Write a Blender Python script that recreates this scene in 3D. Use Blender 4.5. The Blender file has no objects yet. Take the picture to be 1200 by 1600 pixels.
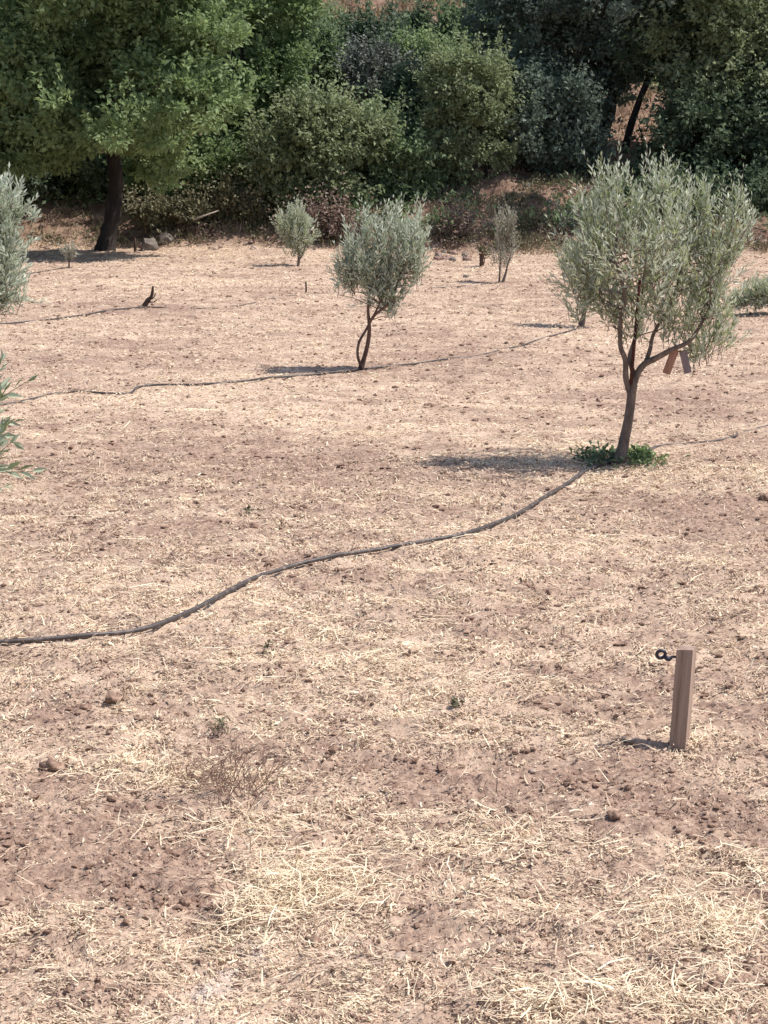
import bpy, bmesh, math, random
import numpy as np
from mathutils import Vector, Matrix
R = math.radians
sc = bpy.context.scene
# ------------------------------------------------------------------ camera, world, sun, exposure
CAMZ = 2.2; F = 3000.0; PITCH = math.atan(0.2)
cam_d = bpy.data.cameras.new('camera'); cam = bpy.data.objects.new('camera', cam_d)
sc.collection.objects.link(cam); sc.camera = cam
cam_d.sensor_fit = 'VERTICAL'; cam_d.sensor_height = 24.0; cam_d.lens = 24.0 * F / 1600.0
cam_d.clip_start = 0.1; cam_d.clip_end = 2000
cam.location = (0, 0, CAMZ); cam.rotation_euler = (math.pi/2 - PITCH, 0, 0)

SUN = Vector((1.0, 0.05, 0.0)).normalized(); SUN_EL = R(59)
world = bpy.data.worlds.new('World'); sc.world = world; world.use_nodes = True
wn = world.node_tree.nodes; wl = world.node_tree.links
sky = wn.new('ShaderNodeTexSky'); sky.sky_type = 'NISHITA'; sky.sun_disc = False
sky.sun_elevation = SUN_EL; sky.sun_rotation = math.atan2(SUN.x, SUN.y)
sky.dust_density = 1.5; sky.air_density = 1.0
bg = wn['Background']; bg.inputs[1].default_value = 0.13
wl.new(sky.outputs[0], bg.inputs[0])
sd = bpy.data.lights.new('sun', 'SUN'); sd.energy = 5.0; sd.angle = R(0.5); sd.color = (1.0, 0.93, 0.86)
so = bpy.data.objects.new('sun', sd); sc.collection.objects.link(so)
sv = Vector((SUN.x*math.cos(SUN_EL), SUN.y*math.cos(SUN_EL), math.sin(SUN_EL)))
so.rotation_euler = sv.to_track_quat('Z', 'Y').to_euler(); so.location = (10, 5, 30)
sc.view_settings.view_transform = 'Standard'; sc.view_settings.look = 'None'
sc.view_settings.exposure = 0.12; sc.view_settings.gamma = 1.0
sc.view_settings.use_curve_mapping = False

# ------------------------------------------------------------------ projection helpers (photo pixel -> place)
cp, sp = math.cos(PITCH), math.sin(PITCH)
def ray(px, py):
    dx = (px-600)/F; dy = (800-py)/F
    return dx, cp+dy*sp, -sp+dy*cp
def G(px, py, z=0.0):
    a, b, c = ray(px, py); t = (z-CAMZ)/c
    return (a*t, b*t)
def at(px, py, Y):
    a, b, c = ray(px, py); t = Y/b
    return np.array((a*t, Y, CAMZ+c*t))
def ppm(Y): return F/Y           # photo pixels per metre at distance Y

# ------------------------------------------------------------------ noise
_rs = np.random.RandomState(7)
_perm = _rs.permutation(256); _perm = np.concatenate([_perm, _perm, _perm])
_ga = _rs.rand(256)*2*math.pi; _gx = np.cos(_ga); _gy = np.sin(_ga)
def noise(x, y):
    x = np.asarray(x, float); y = np.asarray(y, float)
    xi = np.floor(x).astype(int); yi = np.floor(y).astype(int)
    xf = x-xi; yf = y-yi; xi &= 255; yi &= 255
    u = xf*xf*xf*(xf*(xf*6-15)+10); v = yf*yf*yf*(yf*(yf*6-15)+10)
    def g(ix, iy, dx, dy):
        h = _perm[_perm[ix & 255]+(iy & 255)]
        return _gx[h]*dx+_gy[h]*dy
    n00 = g(xi, yi, xf, yf); n10 = g(xi+1, yi, xf-1, yf)
    n01 = g(xi, yi+1, xf, yf-1); n11 = g(xi+1, yi+1, xf-1, yf-1)
    a = n00+u*(n10-n00); b = n01+u*(n11-n01)
    return (a+v*(b-a))*1.4
def fbm(x, y, o=3, g=0.5):
    s = 0; a = 1.0
    for i in range(o):
        s = s+a*noise(x*2**i+17.3*i, y*2**i-9.1*i); a *= g
    return s
def sstep(a, b, x):
    t = np.clip((x-a)/(b-a), 0, 1); return t*t*(3-2*t)

# soil (negative) and straw (positive) patches at their places on the field: (px, py, rx_px, ry_px, weight)
PATCH = [(100,1330,220,90,-.75),(60,1300,120,60,-.5),(480,1150,170,35,-.5),(1110,810,130,30,-.8),(1000,780,90,18,-.45),
 (330,700,230,28,-.55),(520,740,160,22,-.5),(360,878,70,10,-.9),(150,760,160,16,-.4),(760,1230,240,40,-.55),(1080,1270,150,40,-.4),
 (940,1200,120,30,-.3),(700,1000,120,20,-.3),(650,1480,110,60,-.5),(1130,1530,70,30,-.8),(300,1400,200,40,-.3),(1120,620,120,30,-.4),(480,885,40,8,-.9),
 (700,560,130,12,-.5),(150,480,170,10,-.35),(560,575,70,6,-.8),(820,742,90,14,-.3),(60,1120,60,14,-.7),(120,1540,160,40,-.25),
 (850,650,120,12,-.35),(850,450,120,8,-.25),(400,560,150,10,-.25),
 (250,630,170,22,.6),(650,1060,190,50,.65),(470,1400,110,50,.8),(240,1210,110,30,.6),(1080,1450,200,60,.55),(760,1330,200,40,.4),
 (900,850,190,40,.4),(150,940,180,40,.45),(620,650,200,25,.35),(1000,1560,160,40,.5),(350,1290,150,25,.35),(950,760,60,10,.4),(1080,735,110,16,.5),
 (300,440,280,8,.3),(620,500,200,10,.25)]
_P = []
for a, b, c, d, w in PATCH:
    gx, gy = G(a, b); _, g2 = G(a, b-d); k = c/ppm(gy)
    _P.append((gx, gy, k, max(g2-gy, .1), w))
def strawmask(x, y):
    m = .50+.22*fbm(x/1.9, y/1.9, 2)+.46*fbm((x+.35*y)/1.7+9, (y+.22*x)/.36, 3)+.50*fbm(x/.26+5, y/.22+3, 3)
    for gx, gy, a, b, w in _P:
        m = m+.8*w*np.exp(-((x-gx)/a)**2-((y-gy)/b)**2)
    return np.clip(m, 0, 1)
def bank_edge(x):
    return 35.5-.9*np.tanh(x/2.5)+.4*noise(x/3.1, x*0+.3)+.2*noise(x/.9, x*0+4.3)
def H(x, y, fine=True):
    x = np.asarray(x, float); y = np.asarray(y, float)
    t = y-bank_edge(x)
    tp = np.clip(t, 0, None)
    h = .30*tp-.0009*np.clip(tp-6, 0, 100)**2*(tp < 60)-(tp >= 60)*.0009*54**2
    h = np.where(tp > 130, h-(tp-130)*.3, h)
    h = h+sstep(0, 1.5, t)*(.14+.24*fbm(x/1.6, y/1.6, 3))
    h = h+.045*noise(x/3.7, y/3.7)+.02*noise(x/.9+3, y/.9)
    if fine:
        s = 1-.6*strawmask(x, y)
        near = np.clip((16-y)/8, 0, 1)
        h = h+(.6+.4*s)*(.026*fbm((x+.3*y)/.40, (y+.2*x)/.17, 2)+.016*fbm(x/.10, y/.08, 2)*near)+s*.018*np.abs(noise(x/.04, y/.04))*near
    return h
_G0 = G
def G(px, py, z=None):
    """photo pixel -> point on the relief of the ground"""
    x, y = _G0(px, py)
    if py < 372: return x, y
    for _ in range(8):
        h = float(H(np.array([x]), np.array([y]), fine=False)[0]); x, y = _G0(px, py, h)
    return float(x), float(y)
def Hs(x, y): return float(H(np.array([x]), np.array([y]))[0])

# ------------------------------------------------------------------ object helpers
def tag(o, label=None, cat=None, group=None, kind=None):
    if label: o['label'] = label
    if cat: o['category'] = cat
    if group: o['group'] = group
    if kind: o['kind'] = kind
    return o
def empty(name, loc=(0, 0, 0)):
    o = bpy.data.objects.new(name, None); sc.collection.objects.link(o)
    o.location = tuple(float(v) for v in loc); o.empty_display_size = .1
    return o
def link_mesh(name, me, mats, parent=None):
    for m in (mats if isinstance(mats, (list, tuple)) else [mats]): me.materials.append(m)
    o = bpy.data.objects.new(name, me); sc.collection.objects.link(o)
    if parent is not None:
        o.parent = parent
        me.transform(Matrix.Translation(-Vector(parent.location)))
    return o
def np_mesh(name, V, Fc, tone=None, midx=None, smooth=False):
    """V (n,3); Fc (m,k) faces of equal size k"""
    me = bpy.data.meshes.new(name); n = len(V); m, k = Fc.shape
    me.vertices.add(n); me.vertices.foreach_set('co', np.ascontiguousarray(V, dtype=np.float32).ravel())
    me.loops.add(m*k); me.loops.foreach_set('vertex_index', np.ascontiguousarray(Fc, dtype=np.int32).ravel())
    me.polygons.add(m); me.polygons.foreach_set('loop_start', np.arange(0, m*k, k, dtype=np.int32))
    try: me.polygons.foreach_set('loop_total', np.full(m, k, dtype=np.int32))
    except Exception: pass
    if midx is not None: me.polygons.foreach_set('material_index', np.ascontiguousarray(midx, dtype=np.int32))
    me.polygons.foreach_set('use_smooth', np.full(m, smooth, dtype=bool))
    if tone is not None:
        at_ = me.attributes.new('tone', 'FLOAT', 'POINT'); at_.data.foreach_set('value', np.ascontiguousarray(tone, dtype=np.float32))
    me.update(calc_edges=True); me.validate()
    return me
class MB:
    """collects tubes / quads as triangles-or-quads mesh"""
    def __init__(s): s.v = []; s.f = []; s.n = 0
    def tube(s, pts, rad, k=8, rough=0.0, cap=True, rnd=None):
        P = np.array(pts, float); r = np.array(rad, float)
        m = len(P)
        T = np.gradient(P, axis=0); T /= (np.linalg.norm(T, axis=1)[:, None]+1e-9)
        ref = np.array((0, 1, 0.)) if abs(T[0][1]) < .8 else np.array((1., 0, 0))
        rings = []
        A = np.cross(T[0], ref); A /= np.linalg.norm(A)
        an = np.arange(k)*2*math.pi/k
        for i in range(m):
            A = A-T[i]*np.dot(A, T[i]); A /= (np.linalg.norm(A)+1e-9)
            B = np.cross(T[i], A)
            rr = r[i]*np.ones(k)
            if rough: rr = rr*(1+rough*noise(an*1.3+3.1*np.cos(an), np.full(k, i*.35+P[0][0])) + rough*.5*np.cos(an*3+i*.2))
            rings.append(P[i]+rr[:, None]*(np.cos(an)[:, None]*A+np.sin(an)[:, None]*B))
        V = np.concatenate(rings); o = s.n
        s.v.append(V); s.n += len(V)
        for i in range(m-1):
            for j in range(k):
                a = o+i*k+j; b = o+i*k+(j+1) % k
                s.f.append((a, b, b+k, a+k))
        if cap:
            s.f.append(tuple(o+(m-1)*k+j for j in range(k))); s.f.append(tuple(o+j for j in reversed(range(k))))
        return s
    def raw(s, V, Fs):
        o = s.n; s.v.append(np.array(V, float)); s.n += len(V)
        s.f += [tuple(i+o for i in f) for f in Fs]
    def build(s, name, mat, parent=None, smooth=True):
        me = bpy.data.meshes.new(name); V = np.concatenate(s.v)
        me.from_pydata([tuple(map(float, v)) for v in V], [], s.f); me.update()
        me.polygons.foreach_set('use_smooth', np.full(len(me.polygons), smooth, dtype=bool))
        return link_mesh(name, me, mat, parent)
def spline(P, n=6):
    P = [np.array(p, float) for p in P]
    Q = [2*P[0]-P[1]]+P+[2*P[-1]-P[-2]]; out = []
    for i in range(1, len(Q)-2):
        for t in np.linspace(0, 1, n, endpoint=False):
            a, b, c, d = Q[i-1], Q[i], Q[i+1], Q[i+2]
            out.append(.5*((2*b)+(-a+c)*t+(2*a-5*b+4*c-d)*t*t+(-a+3*b-3*c+d)*t**3))
    out.append(P[-1]); return np.array(out)

# ------------------------------------------------------------------ materials
def nt(name):
    m = bpy.data.materials.new(name); m.use_nodes = True
    t = m.node_tree; t.nodes.clear()
    o = t.nodes.new('ShaderNodeOutputMaterial'); return m, t.nodes, t.links, o
def ramp(n, l, src, stops):
    r = n.new('ShaderNodeValToRGB'); e = r.color_ramp.elements
    while len(e) < len(stops): e.new(.5)
    for i, (p, c) in enumerate(stops): e[i].position = p; e[i].color = (*c, 1)
    l.new(src, r.inputs[0]); return r
def leaf_mat(name, dark, light, back=None, trans=.25, rough=.55):
    m, n, l, out = nt(name)
    a = n.new('ShaderNodeAttribute'); a.attribute_name = 'tone'
    mid = tuple((x+y)/2 for x, y in zip(dark, light))
    r = ramp(n, l, a.outputs['Fac'], [(0, dark), (.55, mid), (1, light)])
    col = r.outputs[0]
    if back:
        gm = n.new('ShaderNodeNewGeometry'); mx = n.new('ShaderNodeMix'); mx.data_type = 'RGBA'
        l.new(gm.outputs['Backfacing'], mx.inputs[0]); l.new(col, mx.inputs[6]); mx.inputs[7].default_value = (*back, 1)
        col = mx.outputs[2]
    b = n.new('ShaderNodeBsdfPrincipled'); b.inputs['Roughness'].default_value = rough
    b.inputs['Specular IOR Level'].default_value = .35; l.new(col, b.inputs['Base Color'])
    t = n.new('ShaderNodeBsdfTranslucent')
    hs = n.new('ShaderNodeHueSaturation'); hs.inputs['Saturation'].default_value = 1.15; hs.inputs['Value'].default_value = 1.2
    l.new(col, hs.inputs['Color']); l.new(hs.outputs[0], t.inputs[0])
    x = n.new('ShaderNodeMixShader'); x.inputs[0].default_value = trans
    l.new(b.outputs[0], x.inputs[1]); l.new(t.outputs[0], x.inputs[2]); l.new(x.outputs[0], out.inputs[0])
    return m
def rough_mat(name, stops, scale=8, stretch=(1, 1, 1), bump=.3, bdist=.02, rough=.85, detail=5, spec=.3):
    m, n, l, out = nt(name)
    tc = n.new('ShaderNodeTexCoord'); mp = n.new('ShaderNodeMapping'); mp.inputs['Scale'].default_value = stretch
    l.new(tc.outputs['Object'], mp.inputs[0])
    nz = n.new('ShaderNodeTexNoise'); nz.inputs['Scale'].default_value = scale; nz.inputs['Detail'].default_value = detail
    nz.inputs['Roughness'].default_value = .65
    l.new(mp.outputs[0], nz.inputs['Vector'])
    r = ramp(n, l, nz.outputs[0], stops)
    b = n.new('ShaderNodeBsdfPrincipled'); b.inputs['Roughness'].default_value = rough; b.inputs['Specular IOR Level'].default_value = spec
    l.new(r.outputs[0], b.inputs['Base Color'])
    bp = n.new('ShaderNodeBump'); bp.inputs['Strength'].default_value = bump; bp.inputs['Distance'].default_value = bdist
    l.new(nz.outputs[0], bp.inputs['Height']); l.new(bp.outputs[0], b.inputs['Normal'])
    l.new(b.outputs[0], out.inputs[0]); return m
def straw_mat(name, stops, rough=.6, trans=.12):
    m, n, l, out = nt(name)
    a = n.new('ShaderNodeAttribute'); a.attribute_name = 'tone'
    r = ramp(n, l, a.outputs['Fac'], stops)
    b = n.new('ShaderNodeBsdfPrincipled'); b.inputs['Roughness'].default_value = rough; b.inputs['Specular IOR Level'].default_value = .3
    l.new(r.outputs[0], b.inputs['Base Color'])
    t = n.new('ShaderNodeBsdfTranslucent'); l.new(r.outputs[0], t.inputs[0])
    x = n.new('ShaderNodeMixShader'); x.inputs[0].default_value = trans
    l.new(b.outputs[0], x.inputs[1]); l.new(t.outputs[0], x.inputs[2]); l.new(x.outputs[0], out.inputs[0]); return m

SOIL_D = (.17, .10, .078); SOIL_L = (.52, .38, .29); CHAFF = (.67, .52, .405)
def ground_mat():
    m, n, l, out = nt('field_soil')
    a = n.new('ShaderNodeAttribute'); a.attribute_name = 'tone'
    h = n.new('ShaderNodeAttribute'); h.attribute_name = 'hill'
    s = n.new('ShaderNodeAttribute'); s.attribute_name = 'ash'
    tc = n.new('ShaderNodeTexCoord')
    def nz(scale, det=4, ro=.6):
        q = n.new('ShaderNodeTexNoise'); q.inputs['Scale'].default_value = scale; q.inputs['Detail'].default_value = det
        q.inputs['Roughness'].default_value = ro; l.new(tc.outputs['Object'], q.inputs['Vector']); return q
    n1 = nz(38, 5, .7); n2 = nz(5, 4); n3 = nz(140, 3)
    soil = ramp(n, l, n1.outputs[0], [(.32, SOIL_D), (.5, tuple((x+y)/2 for x, y in zip(SOIL_D, SOIL_L))), (.68, SOIL_L)])
    chaff = ramp(n, l, n3.outputs[0], [(.35, (.46, .33, .23)), (.55, CHAFF), (.7, (.76, .61, .44))])
    ad = n.new('ShaderNodeMath'); ad.operation = 'ADD'; l.new(a.outputs['Fac'], ad.inputs[0])
    ms = n.new('ShaderNodeMath'); ms.operation = 'MULTIPLY_ADD'; l.new(n2.outputs[0], ms.inputs[0]); ms.inputs[1].default_value = .9; ms.inputs[2].default_value = -.45
    l.new(ms.outputs[0], ad.inputs[1]); ad.use_clamp = True
    mx = n.new('ShaderNodeMix'); mx.data_type = 'RGBA'
    l.new(ad.outputs[0], mx.inputs[0]); l.new(soil.outputs[0], mx.inputs[6]); l.new(chaff.outputs[0], mx.inputs[7])
    n4 = nz(3.2, 8, .75)
    hill = ramp(n, l, n4.outputs[0], [(.34, (.12, .075, .058)), (.5, (.24, .155, .115)), (.62, (.36, .265, .19)), (.72, (.17, .14, .095))])
    m2 = n.new('ShaderNodeMix'); m2.data_type = 'RGBA'
    l.new(h.outputs['Fac'], m2.inputs[0]); l.new(mx.outputs[2], m2.inputs[6]); l.new(hill.outputs[0], m2.inputs[7])
    m3 = n.new('ShaderNodeMix'); m3.data_type = 'RGBA'
    l.new(s.outputs['Fac'], m3.inputs[0]); l.new(m2.outputs[2], m3.inputs[6]); m3.inputs[7].default_value = (.60, .54, .52, 1)
    b = n.new('ShaderNodeBsdfPrincipled'); b.inputs['Roughness'].default_value = .95; b.inputs['Specular IOR Level'].default_value = .1
    l.new(m3.outputs[2], b.inputs['Base Color'])
    bp = n.new('ShaderNodeBump'); bp.inputs['Strength'].default_value = .7; bp.inputs['Distance'].default_value = .02
    l.new(n1.outputs[0], bp.inputs['Height'])
    b2 = n.new('ShaderNodeBump'); b2.inputs['Strength'].default_value = .5; b2.inputs['Distance'].default_value = .006
    l.new(n3.outputs[0], b2.inputs['Height']); l.new(bp.outputs[0], b2.inputs['Normal'])
    l.new(b2.outputs[0], b.inputs['Normal']); l.new(b.outputs[0], out.inputs[0]); return m

M = {}
M['ground'] = ground_mat()
M['straw'] = straw_mat('straw', [(0, (.26, .17, .13)), (.3, (.52, .385, .295)), (.65, (.75, .61, .445)), (.85, (.85, .725, .52)), (1, (.96, .87, .65))])
M['soil_clod'] = rough_mat('soil_clod', [(.3, (.13, .075, .055)), (.5, (.26, .165, .12)), (.7, (.44, .31, .235))], 45, bump=.6, bdist=.01)
M['pale_stone'] = rough_mat('pale_stone', [(.3, (.30, .22, .18)), (.7, (.56, .44, .36))], 25, bump=.4, bdist=.008)
M['grey_stone'] = rough_mat('grey_stone', [(.3, (.07, .058, .05)), (.5, (.17, .145, .125)), (.7, (.27, .235, .205))], 5, bump=.7, bdist=.05)
M['red_stone'] = rough_mat('red_stone', [(.3, (.13, .075, .06)), (.5, (.25, .16, .13)), (.7, (.40, .30, .25))], 5, bump=.7, bdist=.05)
M['hose'] = rough_mat('hose_plastic', [(.35, (.04, .034, .034)), (.55, (.08, .066, .062)), (.7, (.24, .185, .15))], 24, bump=.1, rough=.5, spec=.5)
M['black_plastic'] = rough_mat('black_plastic', [(.3, (.012, .013, .03)), (.7, (.035, .035, .06))], 40, bump=.1, rough=.45, spec=.5)
M['stake_wood'] = rough_mat('stake_wood', [(.3, (.15, .10, .075)), (.45, (.33, .235, .185)), (.6, (.41, .305, .245)), (.75, (.54, .43, .35))], 30, (1, 1, .05), bump=.7, bdist=.008)
M['dark_wood'] = rough_mat('dark_wood', [(.3, (.03, .02, .015)), (.7, (.10, .06, .045))], 20, (1, 1, .1), bump=.4)
M['rust'] = rough_mat('rust', [(.3, (.035, .012, .01)), (.7, (.10, .032, .022))], 60, (1, 1, .4), bump=.3, bdist=.003)
M['red_slat'] = rough_mat('red_slat', [(.3, (.24, .11, .075)), (.7, (.42, .23, .17))], 30, (1, 1, .15), bump=.2)
M['grey_slat'] = rough_mat('grey_slat', [(.3, (.17, .13, .14)), (.7, (.33, .27, .29))], 30, (1, 1, .15), bump=.2)
M['olive_bark'] = rough_mat('olive_bark', [(.3, (.085, .065, .055)), (.5, (.17, .13, .11)), (.7, (.27, .21, .18))], 26, (1, 1, .35), bump=.6, bdist=.01)
M['brown_bark'] = rough_mat('brown_bark', [(.3, (.07, .04, .03)), (.7, (.22, .13, .10))], 26, (1, 1, .35), bump=.6, bdist=.01)
M['dark_bark'] = rough_mat('dark_bark', [(.3, (.014, .011, .010)), (.5, (.03, .024, .022)), (.7, (.06, .048, .043))], 9, (1, 1, .3), bump=.9, bdist=.05)
M['dry_twig'] = rough_mat('dry_twig', [(.3, (.16, .09, .075)), (.7, (.36, .24, .19))], 20, bump=.2)
M['pale_wood'] = rough_mat('pale_wood', [(.3, (.20, .165, .13)), (.7, (.38, .33, .27))], 12, bump=.2)
M['olive_leaf'] = leaf_mat('olive_leaf', (.175, .225, .12), (.44, .49, .28), back=(.58, .62, .50), trans=.3, rough=.42)
M['olive_grey'] = leaf_mat('olive_grey', (.18, .23, .155), (.43, .49, .36), back=(.58, .63, .52), trans=.3, rough=.42)
M['olive_pale'] = leaf_mat('olive_pale', (.20, .20, .15), (.36, .36, .28), back=(.44, .44, .36), trans=.15)
M['weed'] = leaf_mat('weed_leaf', (.05, .085, .045), (.20, .25, .13), trans=.2)
M['olive_near'] = leaf_mat('olive_near', (.12, .16, .08), (.30, .36, .20), back=(.40, .46, .34), trans=.2, rough=.45)
M['weed_sunlit'] = leaf_mat('weed_sunlit', (.08, .13, .05), (.30, .38, .17), trans=.25)  # lit copy of the weed colour, sunlight put into the leaf tone
M['leaf_bright'] = leaf_mat('leaf_bright', (0.1, 0.155, 0.065), (0.37, 0.47, 0.24), trans=0.4, rough=.7)
M['leaf_green'] = leaf_mat('leaf_green', (0.085, 0.13, 0.068), (0.33, 0.42, 0.23), trans=0.36, rough=.7)
M['leaf_olive'] = leaf_mat('leaf_olive', (0.14, 0.18, 0.09), (0.42, 0.48, 0.29), trans=0.36, rough=.7)
M['leaf_dark'] = leaf_mat('leaf_dark', (0.038, 0.062, 0.04), (0.2, 0.265, 0.155), trans=0.3, rough=.7)  # dark leaf tone; on shaded bushes and trees the shade sits in this colour
M['leaf_blue'] = leaf_mat('leaf_blue', (0.06, 0.09, 0.07), (0.27, 0.33, 0.26), trans=0.3, rough=.7)
M['leaf_grey'] = leaf_mat('leaf_grey', (.09, .105, .085), (.24, .265, .225), trans=.12)
M['leaf_dryb'] = leaf_mat('leaf_dryb', (.15, .105, .085), (.38, .28, .225), trans=.12)
M['leaf_scrub'] = leaf_mat('leaf_scrub', (.09, .09, .05), (.27, .25, .15), trans=.15)
M['dry_grass'] = straw_mat('dry_grass', [(0, (.20, .14, .08)), (.5, (.42, .32, .20)), (1, (.62, .50, .34))])

# ------------------------------------------------------------------ ground sheet
def build_ground():
    u1 = np.linspace(-.27, .27, 330); g = np.geomspace(1, 200, 60)[1:]
    uo = .27+(g-1)*.02
    u = np.concatenate([-uo[::-1], u1, uo])
    y0 = np.concatenate([np.linspace(-300, -20, 12), np.linspace(-14, 3, 14)])
    y1 = np.geomspace(3.6, 34, 900); y2 = np.linspace(34.04, 64, 420); y3 = np.geomspace(63, 700, 50)
    ys = np.concatenate([y0, y1, y2, y3])
    S = np.maximum(ys, 4.0); U, YY = np.meshgrid(u, ys); XX = U*S[:, None]
    ZZ = H(XX.ravel(), YY.ravel()); nx = len(u); ny = len(ys)
    V = np.stack([XX.ravel(), YY.ravel(), ZZ], 1)
    i = np.arange(ny-1)[:, None]*nx+np.arange(nx-1)[None, :]; i = i.ravel()
    Fc = np.stack([i, i+1, i+nx+1, i+nx], 1)
    tone = strawmask(V[:, 0], V[:, 1])
    me = np_mesh('ground', V, Fc, tone, smooth=True)
    hl = sstep(-.4, .8, V[:, 1]-bank_edge(V[:, 0]))
    a = me.attributes.new('hill', 'FLOAT', 'POINT'); a.data.foreach_set('value', hl.astype(np.float32))
    a = me.attributes.new('ash', 'FLOAT', 'POINT'); a.data.foreach_set('value', (ash(V[:, 0], V[:, 1])*.8).astype(np.float32))
    o = link_mesh('ground', me, M['ground']); tag(o, 'dry reddish soil of the olive grove strewn with cut straw, rising to a bank', 'ground', kind='structure')
_a0 = np.array(G(450, 1435)); _a1 = np.array(G(230, 1640))
def ash(x, y):
    d = _a1-_a0; L = np.hypot(*d); d = d/L
    px_, py_ = x-_a0[0], y-_a0[1]
    s = px_*d[0]+py_*d[1]; q = np.abs(-px_*d[1]+py_*d[0]+.03*noise(x/.2, y/.2))
    return np.clip(np.exp(-(q/.045)**2)*sstep(-.1, .2, s)*(.55+.8*noise(x/.09, y/.09)), 0, 1)*(s < L+1)
build_ground()

# ------------------------------------------------------------------ hose courses (photo pixels), the straw leaves them partly clear
HOSES = []
HOSES.append(([(-60, 1014), (0, 1013), (90, 1006), (170, 1000), (240, 985), (290, 965), (340, 940), (400, 910), (450, 893), (500, 882), (540, 872), (600, 862), (660, 853), (720, 843), (770, 826), (820, 802), (870, 772), (905, 748), (940, 730), (990, 717), (1025, 703)], .0108,
     'long dark irrigation hose curving from the left edge to the large olive', 1, .008))
HOSES.append(([(1022, 700), (1060, 693), (1130, 690), (1165, 675), (1200, 665), (1270, 655)], .0105, 'short stretch of dark hose running from the large olive to the right edge', 2, 0))
HOSES.append(([(-60, 640), (0, 634), (50, 625), (80, 618), (110, 615), (195, 616), (215, 608), (245, 604), (320, 602), (380, 598), (430, 592), (480, 588), (560, 580)], .0125, 'dark hose on the left lying between the left edge and the centre olive', 3, .004))
HOSES.append(([(570, 578), (640, 570), (700, 562), (740, 557), (790, 546), (840, 532), (905, 514)], .0115, 'thin hose from the centre olive to the half hidden olive', 4, .002))
HOSES.append(([(-60, 512), (0, 508), (60, 502), (120, 496), (170, 487), (225, 480)], .0125, 'hose on the left ending at the broken dark branch', 5, .006))
HOSES.append(([(225, 480), (300, 482), (370, 478), (420, 468), (478, 458)], .009, 'faint hose between the broken dark branch and the short dark peg', 6, -.003))
HOSES.append(([(-60, 436), (0, 432), (60, 426), (107, 419)], .012, 'far hose at the left leading to the tiny sapling', 7, .002))
HOSES.append(([(478, 459), (500, 460), (540, 458), (640, 452), (740, 446), (783, 441)], .008, 'far hose from the short dark peg to the thin young olive', 8, -.002))
def hose_xy(pix, seed):
    Q = spline([(*G(a, b), 0) for a, b in pix], 14)
    return Q[:, 0]+.004*noise(Q[:, 1]*3+seed, Q[:, 0]*3), Q[:, 1]+.012*noise(Q[:, 0]*1.5+seed, Q[:, 1]*1.5)
def hose_clear(X, Y, lim=.022):
    """distance test against every hose course"""
    near = np.zeros(len(X), bool)
    for h in HOSES:
        hx_, hy_ = hose_xy(h[0], h[3]); o = np.argsort(hx_)
        yy = np.interp(X, hx_[o], hy_[o]); sl = np.abs(np.gradient(hy_[o], hx_[o]+np.arange(len(o))*1e-7)); s_ = np.interp(X, hx_[o], sl)
        near |= (np.abs(Y-yy)/np.sqrt(1+s_**2) < (lim if h[3] == 1 else .3*lim)+h[1]) & (X > hx_.min()) & (X < hx_.max())
    return near

# ------------------------------------------------------------------ straw litter (nobody could count it)
rs = np.random.RandomState(11)
def pick(n, ya, yb, power, um=.26):
    """positions in the visible wedge, areal density ~ Y^-power"""
    q = rs.rand(n); e = 2-power
    Y = (ya**e+q*(yb**e-ya**e))**(1/e) if abs(e) > 1e-3 else ya*(yb/ya)**q
    X = (rs.rand(n)*2-1)*um*np.maximum(Y, 1)
    return X, Y
def ribbons(X, Y, L, W, yaw, pit, lift, tone, bend=.25):
    n = len(X); Z = H(X, Y)
    d = np.stack([np.cos(yaw)*np.cos(pit), np.sin(yaw)*np.cos(pit), np.sin(pit)], 1)
    s = np.stack([-np.sin(yaw), np.cos(yaw), rs.randn(n)*.5], 1); s /= np.linalg.norm(s, axis=1)[:, None]
    c = np.stack([X, Y, Z+lift+np.abs(np.sin(pit))*L*.5], 1)
    up = np.array((0, 0, 1.0))
    b = (rs.randn(n)*bend*L)[:, None]*np.stack([-np.sin(yaw), np.cos(yaw), np.abs(rs.randn(n))*.5], 1)*.5
    h = (L/2)[:, None]*d; w = (W/2)[:, None]*s
    V = np.stack([c-h-w, c-h+w, c+b-w*1.1, c+b+w*1.1, c+h-w*.6, c+h+w*.6], 1).reshape(-1, 3)
    i = np.arange(n)*6
    Fc = np.stack([np.stack([i, i+1, i+3, i+2], 1), np.stack([i+2, i+3, i+5, i+4], 1)], 1).reshape(-1, 4)
    return V, Fc, np.repeat(tone, 6)
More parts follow.
